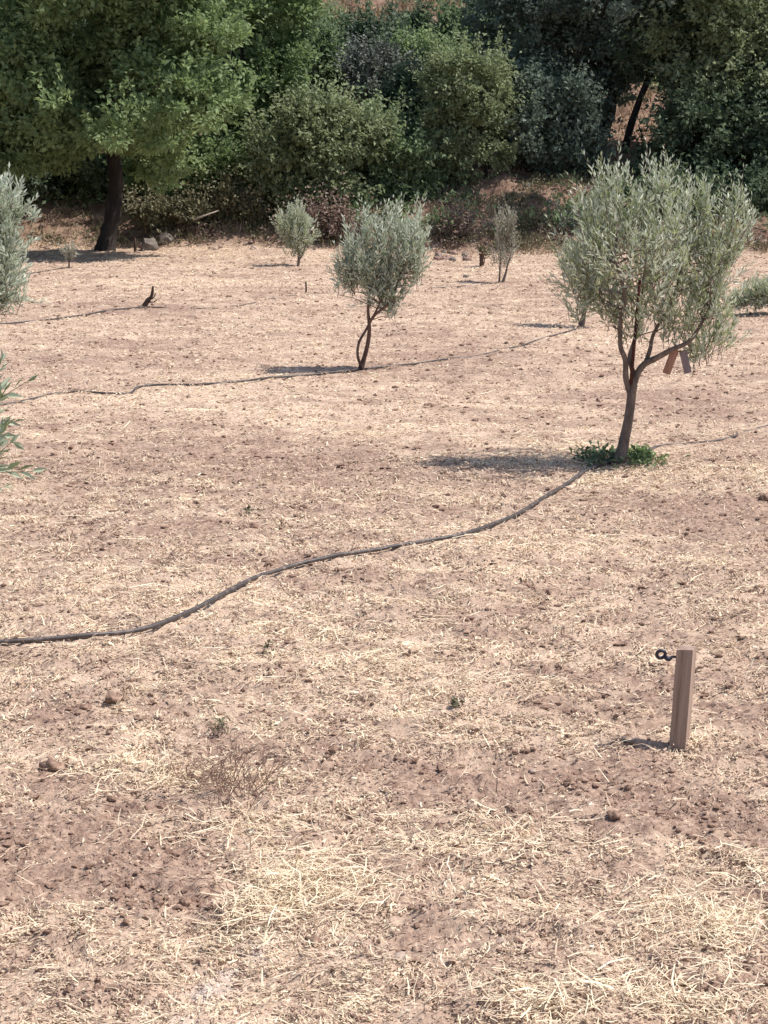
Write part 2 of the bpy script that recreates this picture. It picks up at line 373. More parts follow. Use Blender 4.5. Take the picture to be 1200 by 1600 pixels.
def build_straw():
    parts = []
    def add(n, ya, yb, power, Lr, Wr, thr, tm, ts, pitch=.12, lift=.012, bend=.25, grow=.75, lng=False):
        X, Y = pick(n, ya, yb, power); m = strawmask(X, Y)
        cl = .55+1.1*fbm(X/.13+3, Y/.12, 2)+.5*noise(X/.45, Y/.3); keep = rs.rand(n) < np.clip(((m-thr)/(1-thr)*1.5+.22)*np.clip(cl, .16, 1.2), .09, 1)*(1-.65*ash(X, Y)); X = X[keep]; Y = Y[keep]; m = m[keep]
        keep = (Y < bank_edge(X)+1.0) & ~(hose_clear(X, Y) & (rs.rand(len(X)) < .93)); X = X[keep]; Y = Y[keep]; m = m[keep]; k = len(X)
        g = (np.maximum(Y, 5)/6.0)**grow
        L = (Lr[0]+(Lr[1]-Lr[0])*rs.rand(k)**2)*np.minimum(g, 3); W = (Wr[0]+(Wr[1]-Wr[0])*rs.rand(k))*g
        yaw = 2.6*noise(X/.32+11, Y/.32)+.25+rs.randn(k)*.45; yaw = np.where(rs.rand(k) < .3, rs.rand(k)*2*math.pi, yaw)
        pit = rs.randn(k)*pitch
        tone = np.clip(tm+ts*rs.randn(k)+.28*(m-.5)+.14*fbm(X/.8, Y/.8, 2)+.22*fbm(X/.17+8, Y/.15, 2)+.3*ash(X, Y), 0, 1)
        parts.append(ribbons(X, Y, L, W, yaw, pit, lift*rs.rand(k)**1.6*np.minimum(g, 1.6), tone, bend))
    add(430000, 3.9, 13, 1.9, (.005, .024), (.002, .0065), .05, .42, .26, pitch=.35, lift=.010, bend=.4, grow=.6)     # chaff
    add(230000, 12, 37, 1.7, (.008, .022), (.003, .0065), .05, .46, .16, pitch=.25, lift=.010, bend=.4, grow=.6)
    add(55000, 3.9, 14, 1.8, (.02, .08), (.0014, .0034), .12, .60, .24, pitch=.16, lift=.018, bend=.3, grow=.5)
    add(3800, 3.9, 16, 1.7, (.06, .20), (.0016, .0034), .2, .74, .2, pitch=.07, lift=.03, bend=.12, grow=.4)
    add(12000, 12, 34, 1.5, (.025, .06), (.002, .004), .2, .56, .16, pitch=.14, lift=.02, grow=.45)
    # brighter heaps of long stalks
    for (a, b, rx, ry, n) in [(480,1390,80,34,1300),(400,1440,50,34,420),(230,1215,90,22,500),(1110,1450,100,50,700),(700,1330,120,30,350),
                              (1060,1560,130,34,500),(680,1060,120,30,400),(560,1030,120,22,200),(860,1580,80,34,300),(1180,1370,60,30,250),(820,1300,60,20,120),(360,1300,110,20,200)]:
        gx, gy = G(a, b); _, g2 = G(a, b-ry)
        X = gx+rs.randn(n)*rx/ppm(gy)*.75; Y = gy+rs.randn(n)*(g2-gy)*.75
        L = .02+.10*rs.rand(n)**2.2; W = .0016+.0024*rs.rand(n)
        parts.append(ribbons(X, Y, L, W, rs.randn(n)*1.0+.5, rs.randn(n)*.25, .012+.018*rs.rand(n), np.clip(.72+.2*rs.randn(n), 0, 1), .2))
    # a few upright stubble stalks
    X, Y = pick(1500, 4, 14, 1.8); k = len(X)
    parts.append(ribbons(X, Y, .02+.05*rs.rand(k), .003+.002*rs.rand(k), rs.rand(k)*6.28, .7+.4*rs.randn(k), np.zeros(k), np.clip(.75+.2*rs.randn(k), 0, 1), .1))
    Vs = []; Fs = []; Ts = []; o = 0
    for V, Fc, T in parts:
        Vs.append(V); Fs.append(Fc+o); Ts.append(T); o += len(V)
    me = np_mesh('straw_litter', np.concatenate(Vs), np.concatenate(Fs), np.concatenate(Ts))
    tag(link_mesh('straw_litter', me, M['straw']), 'pale cut straw and chaff scattered over the reddish soil', 'straw', kind='stuff')
build_straw()

# ------------------------------------------------------------------ stones and clods
def rock_me(name, r, seed, sub=3, lump=.35, flat=.7, stretch=(1, 1)):
    bm = bmesh.new(); bmesh.ops.create_icosphere(bm, subdivisions=sub, radius=1)
    rr = random.Random(seed); ox, oy = rr.random()*90, rr.random()*90
    P = np.array([v.co[:] for v in bm.verts])
    d = 1+lump*noise(P[:, 0]*1.2+ox, P[:, 1]*1.2+P[:, 2]*.9+oy)+lump*.5*noise(P[:, 0]*3+oy, P[:, 2]*3+P[:, 1]*2+ox)+lump*.25*noise(P[:, 1]*7+oy, P[:, 2]*7+P[:, 0]*5+ox)
    a = rr.random()*6.28; ca, sa = math.cos(a), math.sin(a)
    for v, k in zip(bm.verts, d):
        x, y, z = v.co*float(k); x, y = x*stretch[0], y*stretch[1]
        v.co = Vector(((x*ca-y*sa)*r, (x*sa+y*ca)*r, max(z, -.5)*r*flat))
    me = bpy.data.meshes.new(name); bm.to_mesh(me); bm.free()
    me.polygons.foreach_set('use_smooth', np.full(len(me.polygons), sub > 2, dtype=bool)); return me
def rock(name, px, py, rpx, mat, label, cat, seed, group=None, Y=None, sink=.25, **kw):
    if Y is None: x, y = G(px, py)
    else: p = at(px, py, Y); x, y = p[0], Y
    r = rpx/ppm(y)
    me = rock_me(name, r, seed, **kw); me.materials.append(M[mat])
    o = bpy.data.objects.new(name, me); sc.collection.objects.link(o)
    o.location = (x, y, Hs(x, y)+r*(.45-sink)); tag(o, label, cat, group); return o
CL = [(176,1103,12,'dark reddish soil clod at the left beside two smaller ones'),
 (133,1117,9,'low crumbly soil clod just left of the large dark one'),
 (82,1203,19,'broad dark crumbly soil clod near the left edge of the field'),
 (180,1137,5,'small soil clod right below the large dark one'),
 (65,1280,9,'soil clod on the bare patch at the left edge'),
 (775,1277,14,'crumbly soil clod in the straw left of the three flakes below the stake'),
 (890,1230,9,'flat dark earthen flake below and left of the wooden stake'),
 (958,1290,10,'rounded brown clod below the wooden stake'),
 (490,1480,13,'upright brown clod in the bare soil at the lower middle'),
 (1045,1535,9,'dark soil clod near the lower right corner'),
 (850,945,8,'brown clod in mid field, above and left of the stake'),
 (945,897,7,'reddish clod far above the wooden stake'),
 (1194,780,8,'dark red clod at the right edge below the forked olive'),
 (290,1410,10,'dark lump left of the bright heap of stalks'),
 (268,752,5,'small red clod in the left middle of the field'),
 (398,823,6,'dark clod on pale straw left of the bend in the hose'),
 (700,975,7,'low brown clod in the middle of the field below the hose'),
 (350,1425,8,'brown clod beside the bright heap of stalks'),
 (190,1590,14,'dark clod at the bottom edge near the left corner'),
 (1020,662,6,'dark clod on the straw right of the forked olive trunk'),
 (772,884,5,'small round dark clod just below the hose')]
for i, (a, b, r, lab) in enumerate(CL):
    rock('soil_clod', a, b, r, 'soil_clod', lab, 'clod', i+3, 'loose soil clods on the field', lump=.6, flat=.75)
ST = [(625,1508,15,'smooth pinkish stone lying in bare soil at the bottom middle','pale_stone'),
 (920,1262,11,'pale flat stone chip below the wooden stake','pale_stone'),
 (833,1204,7,'small round tan pebble left of the wooden stake','pale_stone'),
 (785,1470,11,'low tan stone half buried right of the bare patch','pale_stone'),
 (498,1412,13,'grey brown stone beside the end of the pale streak','red_stone'),
 (538,871,7,'small whitish stone touching the black hose','pale_stone'),
 (378,1388,10,'pale rounded stone above the bright heap of stalks','pale_stone')]
for i, (a, b, r, lab, mt) in enumerate(ST):
    rock('stone', a, b, r, mt, lab, 'stone', i+60, 'loose stones on the field', lump=.25, flat=.5, stretch=(1.2, .8))
# boulders by the big tree and rubble along the bank
YB = 34.3
rock('boulder', 235, 391, 15, 'grey_stone', 'large rounded grey boulder beside the thin post, right of the big tree trunk', 'boulder', 31, 'boulders at the foot of the bank', Y=None, sink=.25, flat=.9, sub=2, lump=.6)
rock('boulder', 261, 386, 11, 'grey_stone', 'second grey boulder, just right of the largest one', 'boulder', 32, 'boulders at the foot of the bank', flat=1.0, sink=.25, sub=2, lump=.6)
rock('boulder', 284, 382, 10, 'red_stone', 'dark brown boulder right of the two grey ones', 'boulder', 33, 'boulders at the foot of the bank', flat=1.0)
rock('boulder', 228, 378, 11, 'red_stone', 'dark boulder behind the largest grey one', 'boulder', 34, 'boulders at the foot of the bank', Y=36.0, flat=1.1)
rock('boulder', 139, 384, 6, 'red_stone', 'small dark stone on the left of the big tree trunk', 'boulder', 35, 'boulders at the foot of the bank')
rock('boulder', 197, 385, 6, 'red_stone', 'small dark stone against the right side of the big tree trunk', 'boulder', 36, 'boulders at the foot of the bank')
rr = random.Random(4)
for i in range(16):
    rock('rubble_stone', rr.uniform(680, 738), rr.uniform(392, 408), rr.uniform(4, 8), rr.choice(['red_stone', 'red_stone', 'grey_stone']),
         'one of the stones heaped below the brown dry shrub right of the centre olive', 'stone', 200+i, 'stones heaped below the brown dry shrub', sub=2)
for i in range(34):
    px = rr.choice([rr.uniform(290, 400), rr.uniform(290, 400), rr.uniform(800, 880), rr.uniform(50, 140), rr.uniform(400, 660)])
    rock('bank_stone', px, rr.uniform(372, 393), rr.uniform(2.5, 6.5), rr.choice(['red_stone', 'pale_stone', 'grey_stone']),
         'one of the loose stones scattered along the foot of the wooded bank', 'stone', 300+i, 'loose stones along the foot of the bank', sub=2, sink=.1)
for i in range(30):
    px = rr.uniform(945, 1012); py = rr.uniform(165, 238); Yr = 38.5+(238-py)*.075
    rock('slope_stone', px, py, rr.uniform(2.5, 7), rr.choice(['red_stone', 'pale_stone', 'red_stone']),
         'one of the stones lying on the reddish bare patch behind the leaning tree', 'stone', 400+i, 'stones on the reddish bare patch', Y=Yr, sub=2, sink=.1)
# crumbs of soil over the field
def build_crumbs():
    n = 120000; X, Y = pick(n, 3.9, 34, 1.8); m = strawmask(X, Y)
    k = rs.rand(n) < np.clip((1.1-m)*(.5+1.1*noise(X/.3, Y/.2)), .04, 1); X = X[k]; Y = Y[k]; n = len(X)
    bm = bmesh.new(); bmesh.ops.create_icosphere(bm, subdivisions=1, radius=1)
    bv = np.array([v.co[:] for v in bm.verts]); bf = np.array([[v.index for v in f.verts] for f in bm.faces]); bm.free()
    r = (.0022+.013*rs.rand(n)**7)*(np.maximum(Y, 5)/6)**.3
    V = bv[None]*(1+.3*rs.randn(n, len(bv), 1))*r[:, None, None]; V[:, :, 2] *= .6; V[:, :, 0] *= (.8+.7*rs.rand(n))[:, None]
    V[:, :, 0] += X[:, None]; V[:, :, 1] += Y[:, None]; V[:, :, 2] += (H(X, Y)+r*.3)[:, None]
    Fc = (bf[None]+(np.arange(n)*len(bv))[:, None, None]).reshape(-1, 3)
    me = np_mesh('soil_crumbs', V.reshape(-1, 3), Fc)
    tag(link_mesh('soil_crumbs', me, M['soil_clod']), 'small dark soil crumbs scattered among the straw', 'soil crumbs', kind='stuff')
build_crumbs()

# ------------------------------------------------------------------ leaves
def leaf_arrays(P, D, N, L, W, tone, fold=.25):
    """folded kite leaves; P base, D direction, N approximate normal"""
    S = np.cross(D, N); S /= (np.linalg.norm(S, axis=1)[:, None]+1e-9); N2 = np.cross(S, D)
    Lc = L[:, None]; Wc = (W/2)[:, None]
    b = P; t = P+D*Lc-N2*Lc*.12; m = P+D*Lc*.48
    l_ = m+S*Wc+N2*Wc*fold; r_ = m-S*Wc+N2*Wc*fold
    V = np.stack([b, r_, t, l_], 1).reshape(-1, 3); i = np.arange(len(P))*4
    Fc = np.stack([np.stack([i, i+1, i+2], 1), np.stack([i, i+2, i+3], 1)], 1).reshape(-1, 3)
    return V, Fc, np.repeat(tone, 4)
def unit(A): return A/(np.linalg.norm(A, axis=-1, keepdims=True)+1e-9)
def rnddir(g, n): return unit(g.randn(n, 3))
def join(parts):
    Vs = []; Fs = []; Ts = []; Ms = []; o = 0
    for V, Fc, T, mi in parts:
        Vs.append(V); Fs.append(Fc+o); Ts.append(T); Ms.append(np.full(len(Fc), mi)); o += len(V)
    return np.concatenate(Vs), np.concatenate(Fs), np.concatenate(Ts), np.concatenate(Ms)
def stems(A, B, r0, r1, mid=None):
    """many three sided twigs A->B"""
    n = len(A); D = unit(B-A); S = unit(np.cross(D, np.array((.3, .5, .8)))); T = np.cross(D, S)
    an = np.arange(3)*2*math.pi/3
    ring = (np.cos(an)[None, :, None]*S[:, None]+np.sin(an)[None, :, None]*T[:, None])
    r0 = np.broadcast_to(r0, (n,)); r1 = np.broadcast_to(r1, (n,))
    V = np.concatenate([A[:, None]+ring*r0[:, None, None], B[:, None]+ring*r1[:, None, None]], 1).reshape(-1, 3)
    i = (np.arange(n)*6)[:, None]; f = []
    for j in range(3):
        k = (j+1) % 3
        f.append(np.concatenate([i+j, i+k, i+k+3], 1)); f.append(np.concatenate([i+j, i+k+3, i+j+3], 1))
    return V, np.stack(f, 1).reshape(-1, 3), np.full(len(V), .3)

def olive_crown(lobes, nsh, per, leafL, seed, upb=.9, shL=(.16, .32), jitter=.35, spikes=()):
    """upright leafy shoots: lobes = (centre, radii, weight)"""
    g = np.random.RandomState(seed); parts = []
    w = np.array([l[2] for l in lobes], float); w /= w.sum()
    idx = g.choice(len(lobes), nsh, p=w)
    C = np.array([l[0] for l in lobes])[idx]; Rr = np.array([l[1] for l in lobes])[idx]
    dirs = rnddir(g, nsh); rad = g.rand(nsh)**.45
    P0 = C+dirs*Rr*rad[:, None]*.86
    D = unit(dirs*rad[:, None]*.75+np.array((0, 0, upb))+g.randn(nsh, 3)*jitter)
    L = shL[0]+(shL[1]-shL[0])*g.rand(nsh)**1.4
    P0 = P0-D*L[:, None]*.45
    if len(spikes):
        sp_ = np.array([s[:3] for s in spikes]); sl = np.array([s[3] for s in spikes])
        P0 = np.concatenate([P0, sp_-np.stack([0*sl, 0*sl, sl], 1)])
        D = np.concatenate([D, unit(np.stack([g.randn(len(sl))*.15, g.randn(len(sl))*.15, np.ones(len(sl))], 1))]); L = np.concatenate([L, sl])
    n = len(P0); bend = g.randn(n, 3)*.12
    stn = g.rand(n)*.35
    T = np.linspace(.08, 1, per)
    for k, t in enumerate(T):
        P = P0+D*(L*t)[:, None]+bend*(L*t*t)[:, None]
        for sgn in (0, 1):
            az = k*2.4+sgn*math.pi+g.rand(n)*1.2
            S = unit(np.cross(D, np.array((.2, .9, .1)))); U = np.cross(D, S)
            side = np.cos(az)[:, None]*S+np.sin(az)[:, None]*U
            ld = unit(D*(.85+.5*t)+side*(.9-.45*t)+g.randn(n, 3)*.12)
            nn = unit(np.cross(ld, np.cross(D, ld))*-.6+np.array((.45, -.35, .6))+g.randn(n, 3)*.45)
            ll = leafL*(.65+.5*g.rand(n))*(1-.35*t**3)
            keep = g.rand(n) < .93
            V, Fc, tn = leaf_arrays(P[keep], ld[keep], nn[keep], ll[keep], ll[keep]*(.22+.09*g.rand(keep.sum())), np.clip(stn[keep]+.15+.5*g.rand(keep.sum())+.15*t, 0, 1))
            parts.append((V, Fc, tn, 0))
    V, Fc, tn = stems(P0-D*.03, P0+D*L[:, None]+bend*L[:, None], .0026, .0008); parts.append((V, Fc, tn, 1))
    return parts, P0
def olive(name, label, base, stemspecs, lobes, nsh, per, leafL, seed, mat='olive_leaf', bark='olive_bark', cat='olive tree', spikes=(), group=None, **kw):
    """stemspecs: list of (part_name, points, radii)"""
    root = empty(name, base); tag(root, label, cat, group)
    ends = []
    for pn, pts, rad in stemspecs:
        Q = spline(pts, 5); rq = np.interp(np.linspace(0, 1, len(Q)), np.linspace(0, 1, len(rad)), rad)
        MB().tube(Q, rq, 10, rough=.12).build(pn, M[bark], root); ends.append(Q)
    parts, P0 = olive_crown(lobes, nsh, per, leafL, seed, spikes=spikes, **kw)
    # branchlets from the stems' upper halves to the shoots
    g = np.random.RandomState(seed+1)
    src = np.concatenate([Q[len(Q)//2:] for Q in ends[-max(1, len(ends)-1):]])
    hubs = P0[g.choice(len(P0), max(6, len(P0)//9), replace=False)]
    dd = ((hubs[:, None]-src[None])**2).sum(2)+np.where(hubs[:, None, 2] < src[None, :, 2], .5, 0); A = src[dd.argmin(1)]
    V, Fc, tn = stems(A, A*.4+hubs*.6+(0, 0, .02), .0065, .004); parts.append((V, Fc, tn, 1))
    V, Fc, tn = stems(A*.4+hubs*.6+(0, 0, .02), hubs, .004, .0022); parts.append((V, Fc, tn, 1))
    V, Fc, T, mi = join(parts)
    link_mesh('crown', np_mesh('crown', V, Fc, T, mi), [M[mat], M[bark]], root)
    return root
def PL(lst, Yc, s=.9):
    """lobes given as photo pixels (cx, cy, rx, ry, weight[, dY]) at distance Yc -> metres"""
    out = []
    for q in lst:
        dY = q[5] if len(q) > 5 else 0; Y = Yc+dY; k = ppm(Y)
        out.append((at(q[0], q[1], Y), np.array((q[2]/k, (q[2]+q[3])/2/k*s, q[3]/k)), q[4]))
    return out
def ps(lst, Yc, dYs=None):
    return [at(a, b, Yc+(dYs[i] if dYs else 0)) for i, (a, b) in enumerate(lst)]

# forked olive (right foreground)
ax, ay = G(968, 724); YA = ay; kA = 1/ppm(YA)
def spk(lst, Y, g=random.Random(5)): return [tuple(at(a, b, Y+g.uniform(-.2, .2)))+(l*1.0/ppm(Y),) for a, b, l in lst]
olive('olive_tree', 'large silvery olive tree with forked trunk at the right, green weeds at its foot', (ax, ay, Hs(ax, ay)),
  [('trunk', ps([(964, 732), (969, 716), (975, 690), (982, 652), (988, 606)], YA), [14*kA, 10*kA, 8.5*kA, 7.5*kA, 7*kA]),
   ('limb', ps([(984, 612), (978, 590), (977, 562), (969, 540), (970, 500), (976, 460), (960, 400)], YA, [0, -.02, -.04, -.06, -.1, -.15, -.2]), [5*kA, 4.5*kA, 4*kA, 3.5*kA, 3*kA, 2*kA]),
   ('limb', ps([(988, 612), (994, 588), (1006, 570), (1024, 560), (1048, 547), (1080, 530), (1110, 480)], YA, [0, -.01, -.02, -.04, -.1, -.1, -.1]), [7*kA, 5.5*kA, 5*kA, 4.5*kA, 3.5*kA, 2*kA]),
   ('limb', ps([(993, 592), (987, 574), (984, 556), (993, 525), (1000, 480), (1010, 400)], YA, [0, .03, .05, .1, .15, .2]), [4.5*kA, 3.5*kA, 3.2*kA, 2.8*kA, 1.5*kA]),
   ('limb', ps([(1009, 568), (1016, 545), (1022, 520), (1050, 470), (1070, 400)], YA, [0, .02, .03, .05, .1]), [4*kA, 3*kA, 2.4*kA, 1.5*kA])],
  PL([(975, 340, 72, 66, 1.4), (1040, 365, 78, 78, 1.5), (1105, 400, 62, 76, 1.3), (912, 420, 48, 62, .95), (950, 450, 62, 48, .8), (1050, 450, 95, 66, 1.6),
      (1105, 478, 50, 52, .75), (1000, 400, 110, 60, .9, -.35), (1030, 400, 110, 60, .9, .35), (930, 365, 36, 42, .5), (985, 485, 62, 34, .5), (1040, 500, 60, 30, .5, -.1), (1110, 528, 52, 24, .45), (1085, 545, 30, 14, .12), (1138, 370, 30, 48, .35), (905, 478, 22, 22, .15), (940, 292, 8, 36, .16), (966, 290, 8, 34, .14), (1026, 285, 9, 38, .16), (1046, 290, 8, 38, .14), (1100, 322, 9, 30, .12), (1146, 325, 8, 34, .12), (1165, 335, 8, 34, .12), (1072, 310, 8, 28, .1)], YA, 1.3),
  640, 8, .066, 21, upb=1.25, jitter=.26, shL=(.16, .40),
  spikes=spk([(940, 252, 40), (965, 258, 36), (1025, 246, 50), (1044, 250, 46), (985, 256, 34), (1070, 285, 36), (1146, 293, 46), (1163, 302, 44), (1175, 322, 34), (1128, 306, 30), (1100, 296, 30), (905, 300, 30), (1172, 352, 26), (955, 262, 30), (1010, 262, 40)], YA))
# support rod
p0 = at(974, 730, YA+.14); p1 = at(1000, 438, YA-.2)
p0[2] = Hs(p0[0], p0[1])-.05
ro = MB().tube([p0, (p0+p1)/2, p1], [.0125, .0115, .010], 8).build('support_rod', M['rust'])
tag(ro, 'thin rust brown rod standing straight up through the fork of the large olive', 'rod')
# hanging slats
def slat(p, q, w, th, mat, label, yaw=0):
    p = np.array(p); q = np.array(q); root = (p+q)/2
    d = unit((q-p)[None])[0]; s = np.cross(d, (0, 1, 0)); s /= np.linalg.norm(s); s = s*math.cos(yaw)+np.array((0, 1, 0))*math.sin(yaw); n = np.cross(d, s)
    bm = bmesh.new(); vs = []
    for e in (p, q):
        for a, b in ((-1, -1), (1, -1), (1, 1), (-1, 1)): vs.append(bm.verts.new(Vector(e+s*a*w/2+n*b*th/2)))
    for f in ((3, 2, 1, 0), (4, 5, 6, 7), (0, 1, 5, 4), (1, 2, 6, 5), (2, 3, 7, 6), (3, 0, 4, 7)): bm.faces.new([vs[i] for i in f])
    bmesh.ops.recalc_face_normals(bm, faces=bm.faces); bmesh.ops.bevel(bm, geom=bm.edges[:], offset=.0015, segments=2, affect='EDGES')
    me = bpy.data.meshes.new('hanging_slat'); bm.to_mesh(me); bm.free()
    root = empty('hanging_slat', p); b = link_mesh('board', me, M[mat], root)
    MB().tube([p+np.array((.003, 0, .07)), p+np.array((0, 0, .03)), p+d*.012], [.0015]*3, 5).build('string', M['dark_wood'], root)
    tag(root, label, 'slat', 'two wooden slats hanging from the olive branch'); return root
slat(at(1055, 546, YA-.08), at(1041, 584, YA-.08), .054, .012, 'red_slat', 'reddish brown wooden slat hanging tilted under the right limb of the large olive', .25)
slat(at(1067, 548, YA-.05), at(1075, 583, YA-.05), .050, .012, 'grey_slat', 'greyish wooden slat hanging right of the reddish one under the large olive', -.3)

# centre olive
bx, by = G(566, 577); YB_ = by; kB = 1/ppm(by)
olive('olive_tree', 'bushy silver grey olive in the middle of the field with two crossing thin stems', (bx, by, Hs(bx, by)),
  [('trunk', ps([(563, 579), (569, 560), (575, 535), (577, 510), (575, 480), (580, 440)], by), [5*kB, 3.6*kB, 3.2*kB, 2.8*kB, 2.2*kB, 1.6*kB]),
   ('limb', ps([(566, 576), (559, 556), (561, 535), (572, 515), (583, 495), (600, 460)], by, [-.05, -.06, -.04, .05, .05, 0]), [2.6*kB, 2.1*kB, 2*kB, 1.8*kB, 1.2*kB]),
   ('limb', ps([(577, 505), (586, 492), (610, 470), (625, 430)], by, [0, -.03, -.05, 0]), [2.6*kB, 2.0*kB, 1.2*kB])],
  PL([(555, 410, 30, 50, 1), (590, 400, 38, 55, 1.4), (630, 400, 36, 56, 1.4), (594, 446, 40, 32, 1.1), (652, 400, 20, 46, .6), (543, 430, 24, 22, .4), (612, 470, 26, 14, .3), (571, 358, 8, 34, .25), (609, 355, 9, 32, .25), (628, 362, 8, 28, .15), (649, 358, 10, 32, .25), (590, 368, 8, 24, .12)], by),
  330, 7, .078, 22, mat='olive_grey', bark='brown_bark', upb=1.35, shL=(.18, .42), jitter=.25,
  spikes=spk([(570, 330, 46), (607, 330, 40), (617, 334, 40), (648, 333, 46), (660, 340, 40), (575, 345, 30), (600, 340, 40), (640, 342, 30), (527, 436, 24), (666, 352, 30)], by))
# olive behind the big one
cx, cy = G(910, 511); kC = 1/ppm(cy)
olive('olive_tree', 'small olive half hidden behind the left side of the large forked olive', (cx, cy, Hs(cx, cy)),
  [('trunk', ps([(908, 513), (912, 495), (913, 475), (912, 450)], cy), [5*kC, 3.5*kC, 3*kC, 2*kC]), ('limb', ps([(912, 485), (922, 465), (930, 430)], cy), [2.5*kC, 2*kC, 1.4*kC])],
  PL([(905, 420, 36, 40, 1), (925, 390, 38, 45, 1), (890, 400, 22, 30, .5), (930, 450, 34, 26, .6)], cy), 240, 8, .06, 23, shL=(.14, .28), mat='olive_leaf')
# far thin olive
dx_, dy_ = G(785, 441); kD = 1/ppm(dy_)
olive('olive_tree', 'thin young olive with upright silvery shoots above a sparse crown, before the dark bank', (dx_, dy_, Hs(dx_, dy_)),
  [('trunk', ps([(780, 442), (781, 425), (782, 400), (784, 360)], dy_), [1.6*kD, 1.4*kD, 1.2*kD, .8*kD]), ('limb', ps([(786, 441), (790, 428), (793, 415), (800, 390)], dy_), [2.6*kD, 1.8*kD, 1.2*kD, .8*kD])],
  PL([(787, 394, 24, 26, 1.4), (780, 350, 8, 26, .6), (793, 345, 8, 30, .7), (800, 355, 7, 24, .5)], dy_), 110, 8, .06, 24, mat='olive_pale', upb=1.6, shL=(.14, .28), jitter=.2,
  spikes=spk([(781, 322, 42), (790, 319, 44), (800, 325, 44), (775, 338, 34), (804, 338, 34), (785, 330, 40), (796, 330, 40)], dy_))
# far left-centre young olive
ex, ey = G(466, 416); kE = 1/ppm(ey)
olive('olive_tree', 'young leafy olive left of the centre one, in front of the bank bushes', (ex, ey, Hs(ex, ey)),
  [('trunk', ps([(466, 418), (467, 400), (464, 370)], ey), [2.4*kE, 2*kE, 1.2*kE]), ('limb', ps([(466, 408), (474, 395), (480, 370)], ey), [1.6*kE, 1.2*kE, .8*kE])],
  PL([(463, 365, 30, 30, 1.4), (446, 352, 18, 22, .6), (480, 362, 18, 22, .6), (465, 340, 16, 22, .6), (462, 390, 20, 12, .4)], ey), 210, 7, .08, 25, mat='olive_leaf', shL=(.16, .32), upb=1.1,
  spikes=spk([(465, 318, 40), (442, 328, 30), (432, 340, 26), (476, 330, 30)], ey))
# left edge olive
fx, fy = -3.0, 13.4
olive('olive_tree', 'large olive cut off by the left edge, only its silvery right side showing', (fx, fy, Hs(fx, fy)),
  [('trunk', [(fx, fy, -.03), (fx+.03, fy, .4), (fx-.02, fy, .8), (fx, fy, 1.3)], [.05, .036, .03, .02]), ('limb', [(fx+.02, fy, .5), (fx+.05, fy-.05, .8), (fx+.15, fy, 1.2)], [.026, .02, .012])],
  PL([(-10, 330, 50, 58, 1.2), (-40, 380, 88, 88, 3), (0, 410, 44, 78, 1.6), (0, 460, 44, 30, .5), (-75, 350, 60, 80, 1.5)], fy), 520, 8, .072, 26, mat='olive_grey', shL=(.14, .3),
  spikes=spk([(18, 272, 40), (5, 276, 36), (40, 300, 40), (52, 310, 34), (28, 285, 34), (50, 330, 20)], fy))
# very near olive at the left edge
gx0, gy0 = -1.52, 5.0
olive('olive_tree', 'nearest olive, only a few large leaf tips reaching in at the left edge', (gx0, gy0, Hs(gx0, gy0)),
  [('trunk', [(gx0, gy0, -.03), (gx0-.02, gy0, .5), (gx0+.02, gy0, .9), (gx0, gy0, 1.5)], [.05, .036, .03, .016])],
  [((gx0, gy0, 1.55), (.34, .45, .40), .5), ((-1.17, gy0, 1.34), (.13, .16, .07), .6), ((-1.19, gy0, 1.28), (.13, .14, .05), .4), ((-1.19, gy0+.1, 1.46), (.13, .14, .05), .5)], 380, 8, .064, 27, mat='olive_near', shL=(.14, .28), upb=.7)
# low olive bush at the right edge
hx, hy = G(1215, 492)
olive('olive_bush', 'low spreading green olive bush at the right edge behind the large olive', (hx, hy, Hs(hx, hy)),
  [('trunk', [(hx, hy, 0), (hx, hy, .15), (hx+.03, hy, .3)], [.03, .025, .015])],
  PL([(1190, 460, 34, 24, 1.2), (1230, 455, 50, 30, 1.5), (1155, 472, 20, 12, .5), (1250, 470, 60, 20, 1)], hy), 330, 8, .07, 28, upb=.5, shL=(.14, .26), mat='olive_leaf', cat='olive bush')
# tiny sapling in the shade
sx, sy = G(108, 419); kS = 1/ppm(sy)
olive('olive_sapling', 'tiny pale olive sapling standing in the shadow of the big tree', (sx, sy, Hs(sx, sy)),
  [('trunk', ps([(108, 420), (108, 408), (109, 395)], sy), [1.6*kS, 1.2*kS, .8*kS])], PL([(108, 398, 11, 10, 1), (103, 392, 6, 9, .5), (115, 393, 6, 8, .5)], sy), 30, 6, .07, 29, mat='olive_pale', shL=(.12, .22), cat='sapling')

# ------------------------------------------------------------------ hoses
for pix, r, label, seed, lift in HOSES:
    X, Y = hose_xy(pix, seed)
    Z = np.maximum(H(X, Y, fine=False), H(X, Y)*.6+H(X, Y, fine=False)*.4)+r+lift+.006*noise(X*1.5+seed, Y*1.5)
    if seed > 1: r = r*.8; Z = Z-.008-.016*np.clip(noise(X*2.1+seed, Y*1.1), -.2, 1)
    Z = np.convolve(np.pad(Z, 5, 'edge'), np.ones(11)/11, 'valid')+.002
    o = MB().tube(np.stack([X, Y, Z], 1), np.full(len(X), r), 10).build('irrigation_hose', M['hose']); tag(o, label, 'hose', 'irrigation hoses on the field')

